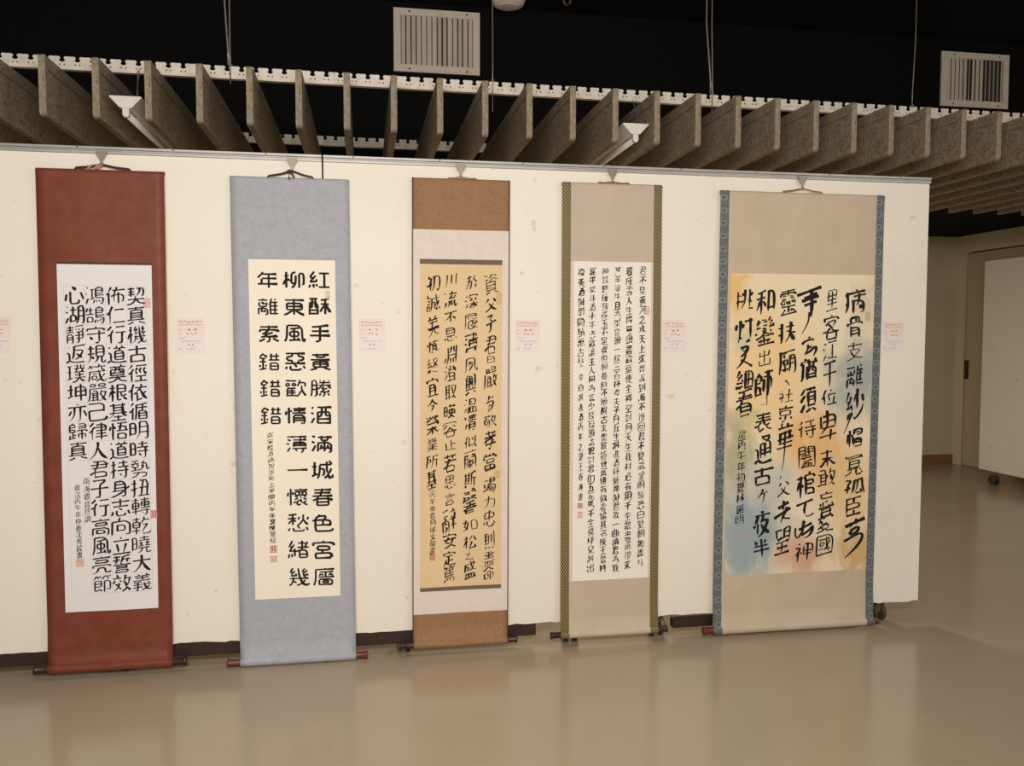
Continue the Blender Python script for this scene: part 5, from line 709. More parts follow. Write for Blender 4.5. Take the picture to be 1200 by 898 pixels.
def tag(o, label=None, cat=None, group=None, kind=None):
    if label and not kind: kind = 'thing'
    for k, v in (('label', label), ('category', cat), ('group', group), ('kind', kind)):
        if v: o[k] = v
    return o
def empty(name, loc, label=None, cat=None, group=None, kind=None):
    o = bpy.data.objects.new(name, None); COL.objects.link(o)
    o.location = loc; o.empty_display_size = .1
    return tag(o, label, cat, group, kind)
def copy_thing(o, dx=(0, 0, 0)):
    r = o.copy(); COL.objects.link(r); r.location = o.location + Vector(dx)
    for ch in o.children:
        c = ch.copy(); COL.objects.link(c); c.parent = r
        for g in ch.children:
            d = g.copy(); COL.objects.link(d); d.parent = c
    return r

# ------------------------------------------------------------------ the room
XL, XR, YF, YB = -6.0, 6.2, -6.5, 4.5
SOF, CEI, BUL = 2.41, 3.56, 2.2        # soffit height, ceiling height, bulkhead face
tag(B().box(XL, XR + .1, YF, YB + .1, -.05, 0).out('floor', MT['floor']), kind='structure')
tag(B().box(XL, XR, YB, YB + .1, 0, SOF).out('wall_back', MT['plaster']), kind='structure')
b = B(); b.box(XR, XR + .1, 4.365, YB + .1, 0, SOF); b.box(XR, XR + .1, 3.37, 4.365, 2.235, SOF); b.box(XR, XR + .1, BUL - .3, 3.37, 0, SOF)
tag(b.out('wall_right', MT['plaster']), kind='structure')
tag(B().box(XL, XR + .1, YF, BUL, CEI, CEI + .1).out('ceiling', MT['black']), kind='structure')
tag(B().box(XL, XR + .1, BUL, YB + .1, SOF, CEI + .1).out('trim_1', MT['black']), kind='structure')
tag(B().bev(XL, XR, YB - .014, YB, 0, .10, .004).out('baseboard_back', MT['wood']), kind='structure')
dr = empty('door_1', (XR, 3.87, 0), kind='structure')
B().bev(XR + .012, XR + .052, 3.38, 4.352, .012, 2.222, .003).out('door_leaf', MT['door'], dr)
b = B(); b.box(XR + .052, XR + .06, 3.37, 4.365, 0, 2.235); b.out('door_gap', MT['gap'], dr)
B().box(XR + .004, XR + .05, 3.375, 4.36, 0, .012).out('door_threshold', MT['alu'], dr)
b = B(); b.bev(XR - .004, XR + .012, 4.30, 4.348, .915, 1.112, .003); b.bev(XR - .006, XR + .0, 4.31, 4.34, .94, 1.09, .002)
b.out('door_handle', MT['darkwood'], dr)

# ------------------------------------------------------------------ movable exhibition panels
rnd = random.Random(4)
def caster(parent, x, y, axis, mat='rubber'):
    """twin-wheel swivel caster under a panel"""
    c = B(); r = .043
    c.lathe((x, y, .086), 'z', [(0, .012), (.022, .012), (.022, .03), (.026, .03)], 16)
    c.bev(x - .013, x + .013, y - .02, y + .02, .045, .09, .004)
    o = c.out('caster', MT['cgrey'], parent)
    for s in (-1, 1):
        w = B(); cc = (x + s * .020, y, r) if axis == 'x' else (x, y + s * .020, r)
        w.lathe(cc, axis, [(-.010, .02), (-.010, r - .006), (-.006, r), (.006, r), (.010, r - .006), (.010, .02)], 28)
        w.out('wheel', MT[mat], o, True)
    return o
def ragged(x0, x1, z, seed):
    """bottom edge of a worn board, from x1 back to x0"""
    rr = random.Random(seed); pts = []; x = x1
    while x > x0 + .02:
        x -= rr.uniform(.01, .05)
        amp = .004 if noise.noise(Vector((x * 1.7, seed, 0))) > -.1 else .001
        pts.append((max(x, x0), z + rr.uniform(-amp, amp)))
    return pts
def panel(x0, x1, label, seed, casters, beams):
    p = empty('exhibition_panel', ((x0 + x1) / 2, .03, 0), label, 'display panel', 'movable exhibition panels')
    pts = [(x0, 2.06), (x1, 2.06), (x1, .107)] + ragged(x0, x1, .105, seed) + [(x0, .105)]
    recalc(B().prism(pts, 'y', 0, .06).out('board', MT['board'], p))
    r = B(); prof = [(-.004, 2.056), (-.012, 2.056), (-.012, 2.064), (-.008, 2.067), (-.008, 2.070), (-.014, 2.073), (-.014, 2.081), (-.010, 2.083), (.07, 2.083), (.07, 2.056), (.064, 2.056), (.064, 2.061), (-.004, 2.061)]
    rail = recalc(r.prism(prof, 'x', x0, x1).out('top_rail', MT['alu'], p))
    x = x0 + .12
    while x < x1:
        B().lathe((x, -.0135, 2.0775), 'y', [(-.002, .0025), (0, .0035), (.001, .0035)], 10).out('screw', MT['beam'], rail)
        x += .35
    for a, bb, z0, z1 in beams:
        B().bev(a, bb, .012, .052, z0, z1, .003).out('bottom_beam', MT['beam'], p)
    for cx, m in casters: caster(p, cx, .07, 'x', m)
    return p
panel(-2.95, -.1635, 'cream movable panel behind the rust red scroll, running off the left of the photo', 3,
      [(-2.7, 'rubber'), (-.95, 'rubber')], [(-2.6, -.165, .046, .106)])
panel(-.1565, 2.572, 'long cream movable panel carrying the brown, taupe and painted-paper scrolls', 8,
      [(.16, 'cgrey'), (.90, 'cgrey'), (1.30, 'cgrey'), (2.402, 'rubber')], [(-.15, .73, .046, .106), (1.36, 2.24, .040, .083)])
# a third panel stands at right angles by the door
pb = empty('exhibition_panel', (5.75, 2.6, 0), 'cream movable panel on casters standing in front of the beige door', 'display panel', 'movable exhibition panels')
B().bev(5.72, 5.78, 1.75, 3.507, .11, 2.062, .004).out('board', MT['board'], pb)
B().bev(5.71, 5.79, 1.75, 3.507, 2.058, 2.078, .003).out('top_rail', MT['alu'], pb)
caster(pb, 5.70, 3.28, 'x'); caster(pb, 5.72, 1.98, 'x')

# ------------------------------------------------------------------ writing
GLYPHS = {}
for text in [t for k in 'AaBbCcDdEe' for t in COLUMNS[k]]:
    for ch in text:
        if ch not in GLYPHS: GLYPHS[ch] = STROKES[len(GLYPHS)]
def places(key):
    text = ''.join(COLUMNS[key]); n = PLACES[key]
    for i, ch in enumerate(text):
        yield (ch, *(v / 1000 for v in n[4 * i:4 * i + 4]))
def decode(ch):
    return [[(v[i] / 70, 1 - v[i + 1] / 70) for i in range(0, len(v) - 1, 2)] for v in GLYPHS[ch]]
def chaikin(p, n, closed=False):
    for _ in range(n):
        if len(p) < 3: return p
        q = [p[0]]
        for a, b_ in zip(p, p[1:]):
            q.append((a[0] * .75 + b_[0] * .25, a[1] * .75 + b_[1] * .25)); q.append((a[0] * .25 + b_[0] * .75, a[1] * .25 + b_[1] * .75))
        q.append(p[-1]); p = q
    return p
def resample(p, step):
    L = [0]
    for a, b_ in zip(p, p[1:]): L.append(L[-1] + math.hypot(b_[0] - a[0], b_[1] - a[1]))
    T = L[-1]; n = max(3, int(T / step) + 1)
    ds = sorted(set([0, .015, .04] + [i * T / n for i in range(1, n)] + [T - .04, T - .015, T]))
    ds = [d for d in ds if 0 <= d <= T]; out = []; k = 0
    for d in ds:
        while k < len(L) - 2 and L[k + 1] < d: k += 1
        s = (d - L[k]) / max(L[k + 1] - L[k], 1e-9)
        out.append((p[k][0] + (p[k + 1][0] - p[k][0]) * s, p[k][1] + (p[k + 1][1] - p[k][1]) * s, d))
    return out, T
STYLES = dict(
    kai=dict(w=.098, slant=.11, jit=.010, smooth=1, var=.22, drop=0, link=0, thin=.70),
    li=dict(w=.112, slant=0, jit=.008, smooth=1, var=.15, drop=0, link=0, thin=.95),
    xing=dict(w=.100, slant=.26, jit=.030, smooth=2, var=.5, drop=.10, link=.40, thin=.62, fit=.88),
    fine=dict(w=.122, slant=.20, jit=.028, smooth=2, var=.45, drop=.19, link=.30, thin=.66, fit=.82),
    bold=dict(w=.108, slant=.24, jit=.032, smooth=2, var=.5, drop=.09, link=.38, thin=.66, fit=.88),
)
# free cursive forms of some characters
CURSIVE = dict(
    bold={'定': [[36,0,38,9],[12,28,16,17,58,12,50,22],[34,26,30,46,18,62],[30,42,44,38],[20,58,40,54,62,40,68,52,52,72]],
          '今': [[30,0,24,20,8,40],[24,24,50,20],[38,22,36,46,32,72]],
          '天': [[12,12,58,2],[38,8,34,36,36,50],[34,54,44,61,58,52]],
          '地': [[8,30,8,52,20,66,34,40],[18,40,60,28],[36,16,30,56],[30,58,56,46,68,32,60,62,38,68]],
          '老': [[14,22,58,10],[40,0,36,30],[2,46,68,28],[50,24,20,64],[34,48,46,57,68,58]],
          '事': [[4,10,68,0],[18,22,54,16],[14,32,60,24],[18,42,54,36],[40,-4,40,44,36,74]],
          '萬': [[6,14,62,4],[26,2,24,18],[46,-2,44,14],[24,26,50,22,46,38,24,40],[22,26,26,42],[8,52,56,42,62,56,46,84,8,100]],
          '更': [[20,10,48,5,40,26,22,42],[26,22,46,34],[24,42,42,32,36,58,8,84],[20,52,44,68,64,88]],
          },
    xing={'事': [[16,10,48,4,30,22],[30,22,42,30],[6,42,62,30],[36,36,36,62,22,72]],
          '與': [[32,0,26,24],[26,15,50,11],[22,28,54,24,46,52,28,64],[30,44,40,42]],
          '臨': [[10,12,34,4],[22,2,20,32,4,58],[22,28,40,24,34,54,24,58],[54,6,44,28],[50,14,68,34],[52,36,62,43],[50,50,62,58]],
          '不': [[6,16,62,6],[38,10,22,38,6,50],[34,30,34,66],[44,34,62,48]],
          '令': [[34,0,24,22,4,38],[34,4,48,22,68,32],[24,40,48,36,34,56,30,70]],
          '之': [[34,0,38,8],[14,24,48,18,20,50],[10,56,34,60,68,66]]})
def corners(p):
    """split a traced line at its sharp corners, then put the natural turn 'across, then down' back together"""
    closed = math.hypot(p[0][0] - p[-1][0], p[0][1] - p[-1][1]) < .02 and len(p) > 3
    def turn(a, c, d):
        v1, v2 = (c[0] - a[0], c[1] - a[1]), (d[0] - c[0], d[1] - c[1])
        l = (math.hypot(*v1) * math.hypot(*v2)) or 1
        return math.degrees(math.acos(max(-1, min(1, (v1[0] * v2[0] + v1[1] * v2[1]) / l))))
    if closed:
        q = p[:-1]; k = next((i for i in range(len(q)) if turn(q[i - 1], q[i], q[(i + 1) % len(q)]) > 52), 0)
        p = q[k:] + q[:k] + [q[k]]
    out, cur = [], [p[0]]
    for i in range(1, len(p) - 1):
        cur.append(p[i])
        if turn(p[i - 1], p[i], p[i + 1]) > 52: out.append(cur); cur = [p[i]]
    cur.append(p[-1]); out.append(cur)
    res = []
    for s in out:
        dx, dz = s[-1][0] - s[0][0], s[-1][1] - s[0][1]
        if (abs(dx) > abs(dz) and dx < 0) or (abs(dx) <= abs(dz) and dz > 0): s = s[::-1]
        res.append(s)
    flat = lambda s: abs(s[-1][0] - s[0][0]) > abs(s[-1][1] - s[0][1])
    i = 0
    while i < len(res):
        for j in range(len(res)):
            if i != j and flat(res[i]) and not flat(res[j]) and math.hypot(res[i][-1][0] - res[j][0][0], res[i][-1][1] - res[j][0][1]) < .02:
                res[i] = res[i] + res[j][1:]; res.pop(j); i = -1; break
        i += 1
    return res
def brush(bd, ch, cx, cz, w, h, style, yf, rr, off):
    st = STYLES[style]; loose = style in ('xing', 'fine', 'bold')
    free = CURSIVE.get(style, {}).get(ch)
    if free: strokes = [[(v[i] / 70, 1 - v[i + 1] / 70) for i in range(0, len(v), 2)] for v in free]
    else: strokes = [p for s in decode(ch) for p in corners(s)]
    xs = [x for s in strokes for x, _ in s]; zs = [z for s in strokes for _, z in s]
    bx0, bx1, bz0, bz1 = min(xs), max(xs), min(zs), max(zs)
    fx = 1 / max(bx1 - bx0, .55); fz = 1 / max(bz1 - bz0, .30 if style != 'li' else .16)
    if ch in '一二': fz = 1.0
    w *= st.get('fit', 1); h *= st.get('fit', 1) ** .6
    em = (w + h) / 2
    sc = rr.uniform(-.06, .06) if loose else 0
    heavy = rr.uniform(.80, 1.22) if loose else 1
    polys = []
    for s in strokes:
        ln = sum(math.hypot(b_[0] - a[0], b_[1] - a[1]) for a, b_ in zip(s, s[1:]))
        if ln < st['drop'] and len(strokes) > 7: continue
        jx, jz = rr.gauss(0, st['jit']), rr.gauss(0, st['jit'])
        p = []
        for x, z in s:
            u = (x - (bx0 + bx1) / 2) * fx + jx; v = (z - (bz0 + bz1) / 2) * fz + jz
            if loose: u += rr.gauss(0, st['jit'] * .45); v += rr.gauss(0, st['jit'] * .45)
            v += st['slant'] * u * (.8 if loose else 1); u += sc * v
            p.append((u, v))
        polys.append((p, ln, heavy * rr.uniform(1 - st['var'] * .5, 1 + st['var'] * .5), False))
    extra = []
    for (p, l, k, _), (p2, l2, k2, _) in zip(polys, polys[1:]):
        a, c = p[-1], p2[0]; g = math.hypot(a[0] - c[0], a[1] - c[1])
        if st['link'] and .05 < g < .40 and rr.random() < st['link']:
            extra.append(([a, ((a[0] + c[0]) / 2 + .05, (a[1] + c[1]) / 2), c], g, .26, True))
    base0 = st['w'] * em * (.82 if len(strokes) > 15 else 1.12 if len(strokes) < 6 else 1)
    for p, ln, k, link in polys + extra:
        d = (p[-1][0] - p[0][0], p[-1][1] - p[0][1])
        n0 = len(p); p = chaikin(p, st['smooth'])
        q, T = resample(p, .07 if loose else .10)
        if T < .02: continue
        flat_ = abs(d[0]) > abs(d[1]) * 1.7 and T < 1.25 * abs(d[0]) + .05
        straight = T < 1.2 * math.hypot(*d)
        fall_l = straight and not flat_ and d[0] < -.14 and d[1] < 0
        fall_r = straight and not flat_ and d[0] > .14 and d[1] < 0
        vs = []; n = len(q)
        for i, (x, z, dd) in enumerate(q):
            t = dd / T; a = q[max(i - 1, 0)]; c = q[min(i + 1, n - 1)]
            tx, tz = (c[0] - a[0]) * w, (c[1] - a[1]) * h; tl = math.hypot(tx, tz) or 1
            wd = st['thin'] + (1.12 - st['thin']) * abs(tz) / tl
            if link: wd = 1
            elif style == 'li':
                if flat_ and T > .6: wd *= .9 + .55 * max(0, t - .55) / .45
                elif fall_r: wd *= .85 + .6 * t
            elif T < .17: wd = .45 + .85 * t if not loose else .5 + .9 * math.sin(PI * min(1, t * 1.1 + .1))
            elif flat_: wd *= 1.28 - .40 * math.sin(PI * t) + .10 * t
            elif fall_l: wd *= 1.3 - 1.0 * t
            elif fall_r: wd *= .5 + 1.15 * math.sin(min(t * 1.2, 1) * PI * .60) - (.9 * max(0, t - .8) / .2)
            else: wd *= 1.22 - .22 * math.sin(PI * min(1, t * 1.4)) - ((.85 if loose else .42) * max(0, (t - .62) / .38))
            wd = max(wd, .16)
            cap = min(dd, T - dd) / .035
            if cap < 1: wd *= .35 + .65 * math.sqrt(max(0, 1 - (1 - cap) ** 2))
            hw = base0 * k * wd / 2; px, pz = cx + x * w, cz + z * h
            nx, nz = -tz / tl * hw, tx / tl * hw
            for sg in (1, -1):
                X, Z = px + sg * nx, pz + sg * nz
                vs.append((X, yf(X, Z) - off, Z))
        bd.poly(vs, [(2 * i, 2 * i + 1, 2 * i + 3, 2 * i + 2) for i in range(n - 1)])
def tail(bd, pts, r0, yf, off=.0022):
    """a long flying brush tail down the sheet"""
    q = chaikin(pts, 2); n = len(q); vs = []
    for i, (x, z) in enumerate(q):
        a, c = q[max(i - 1, 0)], q[min(i + 1, n - 1)]; tl = math.hypot(c[0] - a[0], c[1] - a[1]) or 1
        hw = r0 * (1 - .85 * i / (n - 1)); nx, nz = -(c[1] - a[1]) / tl * hw, (c[0] - a[0]) / tl * hw
        for sg in (1, -1): vs.append((x + sg * nx, yf(x, z) - off, z + sg * nz))
    bd.poly(vs, [(2 * i, 2 * i + 1, 2 * i + 3, 2 * i + 2) for i in range(n - 1)])
def write(name, key, style, yf, parent, mat='ink', seed=1, off=.0022, tails=()):
    bd = B(); rr = random.Random(seed)
    for pts, r0 in tails: tail(bd, pts, r0, yf)
    for ch, x, z, w, h in places(key): brush(bd, ch, x, z, w, h, style, yf, rr, off)
    return bd.out(name, MT[mat], parent)
def seal(parent, x, z, w, h, yf, mat='seal', solid=False, seed=0):
    """square seal mark: an outlined block with carved lines"""
    bd = B(); rr = random.Random(seed + int(x * 900)); off = .0022
    def q(x0, x1, z0, z1): bd.poly([(a, yf(a, c) - off, c) for a, c in ((x0, z0), (x1, z0), (x1, z1), (x0, z1))], [(0, 1, 2, 3)])
    e = w * .11; x0, x1, z0, z1 = x - w / 2, x + w / 2, z - h / 2, z + h / 2
    q(x0, x1, z0, z0 + e); q(x0, x1, z1 - e, z1); q(x0, x0 + e, z0 + e, z1 - e); q(x1 - e, x1, z0 + e, z1 - e)
    for i in range(2):
        for j in range(4):
            a = x0 + e * 1.6 + i * (w - 2.6 * e) / 2; c = z0 + e * 1.7 + j * (h - 2.6 * e) / 4
            q(a, a + (w - 3.6 * e) / 2 * rr.uniform(.6, 1), c, c + h * (.13 if solid else .08))
            q(a + w * rr.uniform(.06, .2), a + w * .27, c, c + h * .17)
    return bd.out('seal', MT[mat], parent)

# ------------------------------------------------------------------ hanging scrolls
def scroll(key, label, x0, x1, zt, zr, rr_, shear, mount, paper, paper_mat, knob_mat, kx0, kx1, borders=(), bands=(), hook_x=0, cord='cord', pad=None, seed=1):
    """x0..x1 cloth edges, zt top, zr roller centre height, rr_ roller radius; paper = (xl, xr, zbottom, ztop)"""
    root = empty('hanging_scroll', ((x0 + x1) / 2, -.022, zt), label, 'hanging scroll', 'calligraphy scrolls along the panels')
    yc = -.006 - rr_                                   # roller axis
    sx = lambda x, z: x + shear * (zt - z) / zt        # a slight lean of the hanging cloth
    def yf(x, z):
        s = max(0, min(1, (zt - z) / zt))
        wave = .0016 * math.sin(x * 9 + seed) * math.sin(z * 3.1 + seed * 2) + .0011 * math.sin(x * 23 + z * 2 + seed)
        return -.017 - (rr_ * 2 - .012) * max(0, (s - .90) / .10) ** 1.4 * .8 - .004 * s + wave * min(1, s * 6)
    # profile of the cloth from behind the top rod, over it, down the face and round the roller
    prof = [('a', -.004, zt - .012), ('a', -.006, zt - .001), ('a', -.011, zt + .003), ('a', -.018, zt - .001), ('a', -.0195, zt - .011), ('a', -.0172, zt - .0225)]
    z = zt - .03
    while z > zr + .05: prof.append(('f', 0, z)); z -= .045
    for k in range(15):
        an = math.radians(112 - k * 19)                # down the front and round under
        prof.append(('a', yc - math.cos(math.radians(-78 + k * 17)) * (rr_ + .0015), zr - math.sin(math.radians(-78 + k * 17)) * (rr_ + .0015)))
    def strip(xa, xb, mat, name, parent, off, z0=None, z1=None, nx=10, thick=.0008):
        vs, fs = [], []
        pr = [p for p in prof if z0 is None or (z0 <= p[2] <= z1 and p[0] == 'f')]
        if z0 is not None: pr = [('f', 0, z1)] + [p for p in pr if z0 + .004 < p[2] < z1 - .004] + [('f', 0, z0)]
        rows = []
        for kd, y, z in pr:
            row = []
            for i in range(nx + 1):
                x = sx(xa + (xb - xa) * i / nx, z)
                if kd == 'f': row.append(Vector((x, yf(x, z), z)))
                else: row.append(Vector((x, y, z)))
            rows.append(row)
        n = len(rows)
        for layer in (0, 1):
            for j, row in enumerate(rows):
                t = (rows[min(j + 1, n - 1)][0] - rows[max(j - 1, 0)][0]).normalized()
                nrm = Vector((0, t.z, -t.y))             # outward (towards the viewer on the face)
                for p in row: vs.append(p + nrm * (off + (thick if layer == 0 else 0)))
        w_ = nx + 1; o2 = n * w_
        for j in range(n - 1):
            for i in range(nx):
                a = j * w_ + i; fs.append((a, a + w_, a + w_ + 1, a + 1)); fs.append((o2 + a, o2 + a + 1, o2 + a + w_ + 1, o2 + a + w_))
        for j in range(n - 1):
            for i in (0, nx):
                a = j * w_ + i; fs.append((a, a + w_, o2 + a + w_, o2 + a))
        for i in range(nx):
            for j in (0, n - 1):
                a = j * w_ + i; fs.append((a, a + 1, o2 + a + 1, o2 + a))
        return recalc(add(name, vs, fs, mat, parent, smooth=False))
    m = strip(x0, x1, MT[mount], 'mount', root, 0, nx=14)
    for p in m.data.polygons: p.use_smooth = abs(p.normal.x) < .5
    for xa, xb, mt in borders: strip(xa, xb, MT[mt], 'side_border', root, .0008, nx=2)
    for xa, xb, za, zb, mt, nm in bands: strip(xa, xb, MT[mt], nm, root, .0010 if nm != 'border_bar' else .0018, za, zb, nx=10, thick=.0004)
    if pad: strip(pad[0], pad[1], MT['pink'], 'lining', root, .0006, pad[2], pad[3], thick=.0004)
    pp = strip(paper[0], paper[1], MT[paper_mat], 'paper', root, .0011, paper[2], paper[3], nx=12, thick=.0004)
    B().tube([(x0 + .002, -.0108, zt - .009), (x1 - .002, -.0108, zt - .009)], .0062, 10).out('top_rod', MT['darkwood'], root)
    xs0, xs1 = sx(x0, zr), sx(x1, zr)
    ro = B().tube([(xs0 + .001, yc, zr), (xs1 - .001, yc, zr)], rr_, 18).out('roller', MT[knob_mat], root, True)
    for xa, xb, s in ((xs0, kx0, -1), (xs1, kx1, 1)):
        L = abs(xb - xa)
        prof2 = [(-.004, rr_ * .9), (0, rr_ * .9), (L * .7, rr_ * .92), (L * .82, rr_ * 1.06), (L * .97, rr_ * 1.12), (L, rr_ * .95)]
        recalc(B().lathe((xa, yc, zr), 'x', [(s * d, r) for d, r in prof2], 20).out('roller_knob', MT[knob_mat], ro, True))
    return root, pp, yf
def cord_part(root, pts_list, mat, r=.0028):
    bd = B()
    for pts in pts_list: bd.tube(pts, r, 8)
    return recalc(bd.out('hanging_cord', MT[mat], root, True))
ZH = 2.012     # where the hooks end
def cords(root, x0, xh, x1, zt, mat, drop=.0, r=.0028):
    yy = -.0185
    cord_part(root, [[(x0, -.014, zt - .004), (x0 + .006, yy, zt + .004), ((x0 + xh) / 2, yy, (zt + ZH) / 2 - .001 - drop), (xh - .006, -.021, ZH - .001), (xh, -.022, ZH + .001), (xh + .006, -.021, ZH - .001),
                      ((x1 + xh) / 2, yy, (zt + ZH) / 2 - .001 - drop), (x1 - .006, yy, zt + .004), (x1, -.014, zt - .004)]], mat, r)

# 1 rust red scroll
root, pp, yf = scroll('A', 'rust red silk scroll with square regular-script characters on white paper', -1.230, -.765, 1.990, .0405, .0165, -.003,
    'rust', (-1.163, -.8175, .264, 1.628), 'white_paper', 'darkwood', -1.286, -.715, seed=1,
    bands=[(-1.163, -.8175, 1.628, 1.6365, 'edge', 'band')])  # dark strip paints the shadow line along the paper's top
bd = B(); gx = [-1.1405 + .075 * i for i in range(5)]; gz = [1.5465 - .07572 * i for i in range(17)]
def gl(xa, xb, za, zb, n=1):
    pts = [(xa + (xb - xa) * i / n, za + (zb - za) * i / n) for i in range(n + 1)]; e = .0005
    for (a, c), (a2, c2) in zip(pts, pts[1:]):
        dx, dz = (0, e) if abs(xb - xa) > abs(zb - za) else (e, 0)
        vs = [(a - dx, c - dz), (a2 - dx, c2 - dz), (a2 + dx, c2 + dz), (a + dx, c + dz)]
        bd.poly([(u, yf(u, v) - .0019, v) for u, v in vs], [(0, 1, 2, 3)])
for i in range(5): gl(gx[i], gx[i], gz[0], gz[16], 16)
for j in range(17): gl(gx[0] if j < 10 or j == 16 else gx[1], gx[4], gz[j], gz[j], 4)
bd.out('ruled_grid', MT['grid'], pp)
write('inscription', 'A', 'kai', yf, pp, 'ink', 11); write('signature', 'a', 'kai', yf, pp, 'ink', 12)
seal(pp, -.838, 1.481, .024, .036, yf, 'paleseal'); seal(pp, -.829, .643, .026, .030, yf, 'seal', True); seal(pp, -1.108, .459, .028, .030, yf, 'tanseal')
cords(root, -1.090, -.9935, -.888, 1.994, 'cord', r=.0042)
rb = B()
for x, dz in ((-1.045, 0), (-1.02, .003), (-1.008, .004)):
    rb.poly([(x - .004, -.024, 1.990 + dz), (x + .006, -.024, 1.991 + dz), (x + .024, -.026, 2.008 + dz), (x + .012, -.026, 2.010 + dz),
             (x - .004, -.0225, 1.990 + dz), (x + .006, -.0225, 1.991 + dz), (x + .024, -.0245, 2.008 + dz), (x + .012, -.0245, 2.010 + dz)],
            [(0, 1, 2, 3), (7, 6, 5, 4), (0, 4, 5, 1), (1, 5, 6, 2), (2, 6, 7, 3), (3, 7, 4, 0)])
rb.out('ribbon_tie', MT['pinkribbon'], root)

# 2 blue grey scroll
root, pp, yf = scroll('B', 'blue grey scroll with wide-spaced clerical-script characters on ivory paper', -.519, -.0555, 1.983, .0195, .0150, .012,
    'grey', (-.4555, -.1155, .2765, 1.6585), 'ivory_paper', 'redwood', -.560, .004, seed=2.7, bands=[(-.519, -.0555, 1.6625, 1.6645, 'grey', 'band')])
write('inscription', 'B', 'li', yf, pp, 'ink', 21); write('signature', 'b', 'fine', yf, pp, 'ink', 22)
seal(pp, -.371, .483, .026, .028, yf, 'seal', True); seal(pp, -.371, .441, .026, .026, yf, 'paleseal'); seal(pp, -.144, 1.518, .016, .034, yf, 'tanseal')
cords(root, -.375, -.279, -.195, 1.987, 'cord', r=.0034)
B().tube([(-.288, -.026, 2.008), (-.292, -.028, 2.000), (-.288, -.026, 1.978)], .004, 8).tube([(-.285, -.026, 2.010), (-.276, -.028, 1.996), (-.270, -.026, 1.984)], .0035, 8).tube([(-.298, -.024, 2.006), (-.288, -.028, 2.012), (-.278, -.024, 2.005)], .0055, 8).out('ribbon_tie', MT['cord'], root)

# 3 brown and pale scroll
root, pp, yf = scroll('C', 'scroll with brown silk ends and cursive writing on tan paper', .200, .607, 2.001, .0465, .0140, -.008,
    'brown', (.231, .5765, .283, 1.664), 'tan_paper', 'darkwood', .142, .640, seed=4.1,
    borders=[(.1995, .2035, 'edge'), (.6035, .6075, 'edge')],
    bands=[(.2035, .6035, .1775, 1.793, 'pinkbeige', 'band'), (.231, .5765, 1.651, 1.6715, 'barbrown', 'border_bar'), (.231, .5765, .2745, .291, 'barbrown', 'border_bar')])
write('inscription', 'C', 'xing', yf, pp, 'ink', 31); write('signature', 'c', 'xing', yf, pp, 'ink', 32)
seal(pp, .561, 1.511, .024, .050, yf, 'tanseal'); seal(pp, .552, .766, .024, .032, yf, 'tanseal'); seal(pp, .276, .422, .022, .028, yf, 'seal', True)
cords(root, .345, .400, .470, 2.003, 'tancord', r=.0022)

# 4 taupe scroll with gold lattice edges
root, pp, yf = scroll('D', 'narrow taupe scroll with olive gold lattice edges and six columns of small script', .832, 1.275, 2.003, .0520, .0145, -.001,
    'taupe', (.885, 1.2285, .288, 1.673), 'cream_paper', 'darkwood', .788, 1.320, seed=5.2,
    borders=[(.832, .870, 'lattice'), (1.239, 1.2755, 'lattice')], pad=(.8705, 1.2385, .288, 1.673))
write('inscription', 'D', 'fine', yf, pp, 'greyink', 41); write('signature', 'd', 'fine', yf, pp, 'ink', 42)
seal(pp, 1.214, 1.465, .016, .036, yf, 'paleseal'); seal(pp, .917, .618, .022, .022, yf, 'seal', True); seal(pp, .917, .578, .022, .026, yf, 'paleseal')
cords(root, .985, 1.053, 1.130, 2.005, 'tancord', r=.0032)

# 5 wide scroll on colour-washed paper
root, pp, yf = scroll('E', 'widest scroll, bold running script on paper washed yellow, orange and blue', 1.545, 2.334, 1.990, .0310, .0175, -.013,
    'beige', (1.598, 2.296, .276, 1.632), 'wash', 'redwood', 1.488, 2.345, seed=6.3,
    borders=[(1.545, 1.5855, 'medallion'), (2.2975, 2.3345, 'medallion')])
write('inscription', 'E', 'bold', yf, pp, 'ink', 51, tails=[([(1.975, 1.462), (1.972, 1.416), (1.94, 1.363)], 0.006), ([(2.197, 1.005), (2.177, 0.95), (2.156, 0.907)], 0.0055), ([(1.868, 0.87), (1.865, 0.801), (1.854, 0.743)], 0.0045), ([(1.776, 1.11), (1.777, 1.072), (1.778, 1.045)], 0.004), ([(1.866, 1.156), (1.879, 1.144), (1.887, 1.132)], 0.005), ([(1.85, 0.723), (1.85, 0.716), (1.846, 0.708)], 0.004), ([(1.862, 0.544), (1.862, 0.532), (1.854, 0.517)], 0.005)]); write('signature', 'e', 'xing', yf, pp, 'ink', 52)
seal(pp, 2.262, 1.445, .022, .040, yf, 'tanseal'); seal(pp, 1.665, .458, .020, .026, yf, 'tanseal')
cords(root, 1.835, 1.931, 2.030, 1.994, 'tancord', r=.0026)

# hooks on the rail
HK = [(-.9935, 'rust red'), (-.279, 'blue grey'), (.400, 'brown-ended'), (1.053, 'taupe gold-edged'), (1.931, 'widest colour-washed')]
hb = B(); hx = HK[0][0]
hb.prism([(-.021, 2.064), (.021, 2.064), (.019, 2.052), (.006, 2.030), (.003, 2.016), (-.003, 2.016), (-.006, 2.030), (-.019, 2.052)], 'y', -.0185, -.0165)
hb.box(-.021, .021, -.0185, -.0135, 2.064, 2.066)
hb.tube([(0, -.0175, 2.018), (-.004, -.0195, 2.012), (0, -.0235, 2.007), (.004, -.0245, 2.011)], .0016, 8)
hk0 = recalc(hb.out('scroll_hook', MT['steel']))
for i, (x, nm) in enumerate(HK):
    o = hk0 if i == 0 else hk0.copy()
    if i: COL.objects.link(o)
    o.location = (x, 0, 0)
    tag(o, 'grey triangular steel hook on the rail above the %s scroll' % nm, 'hook', 'hooks on the panel rail')

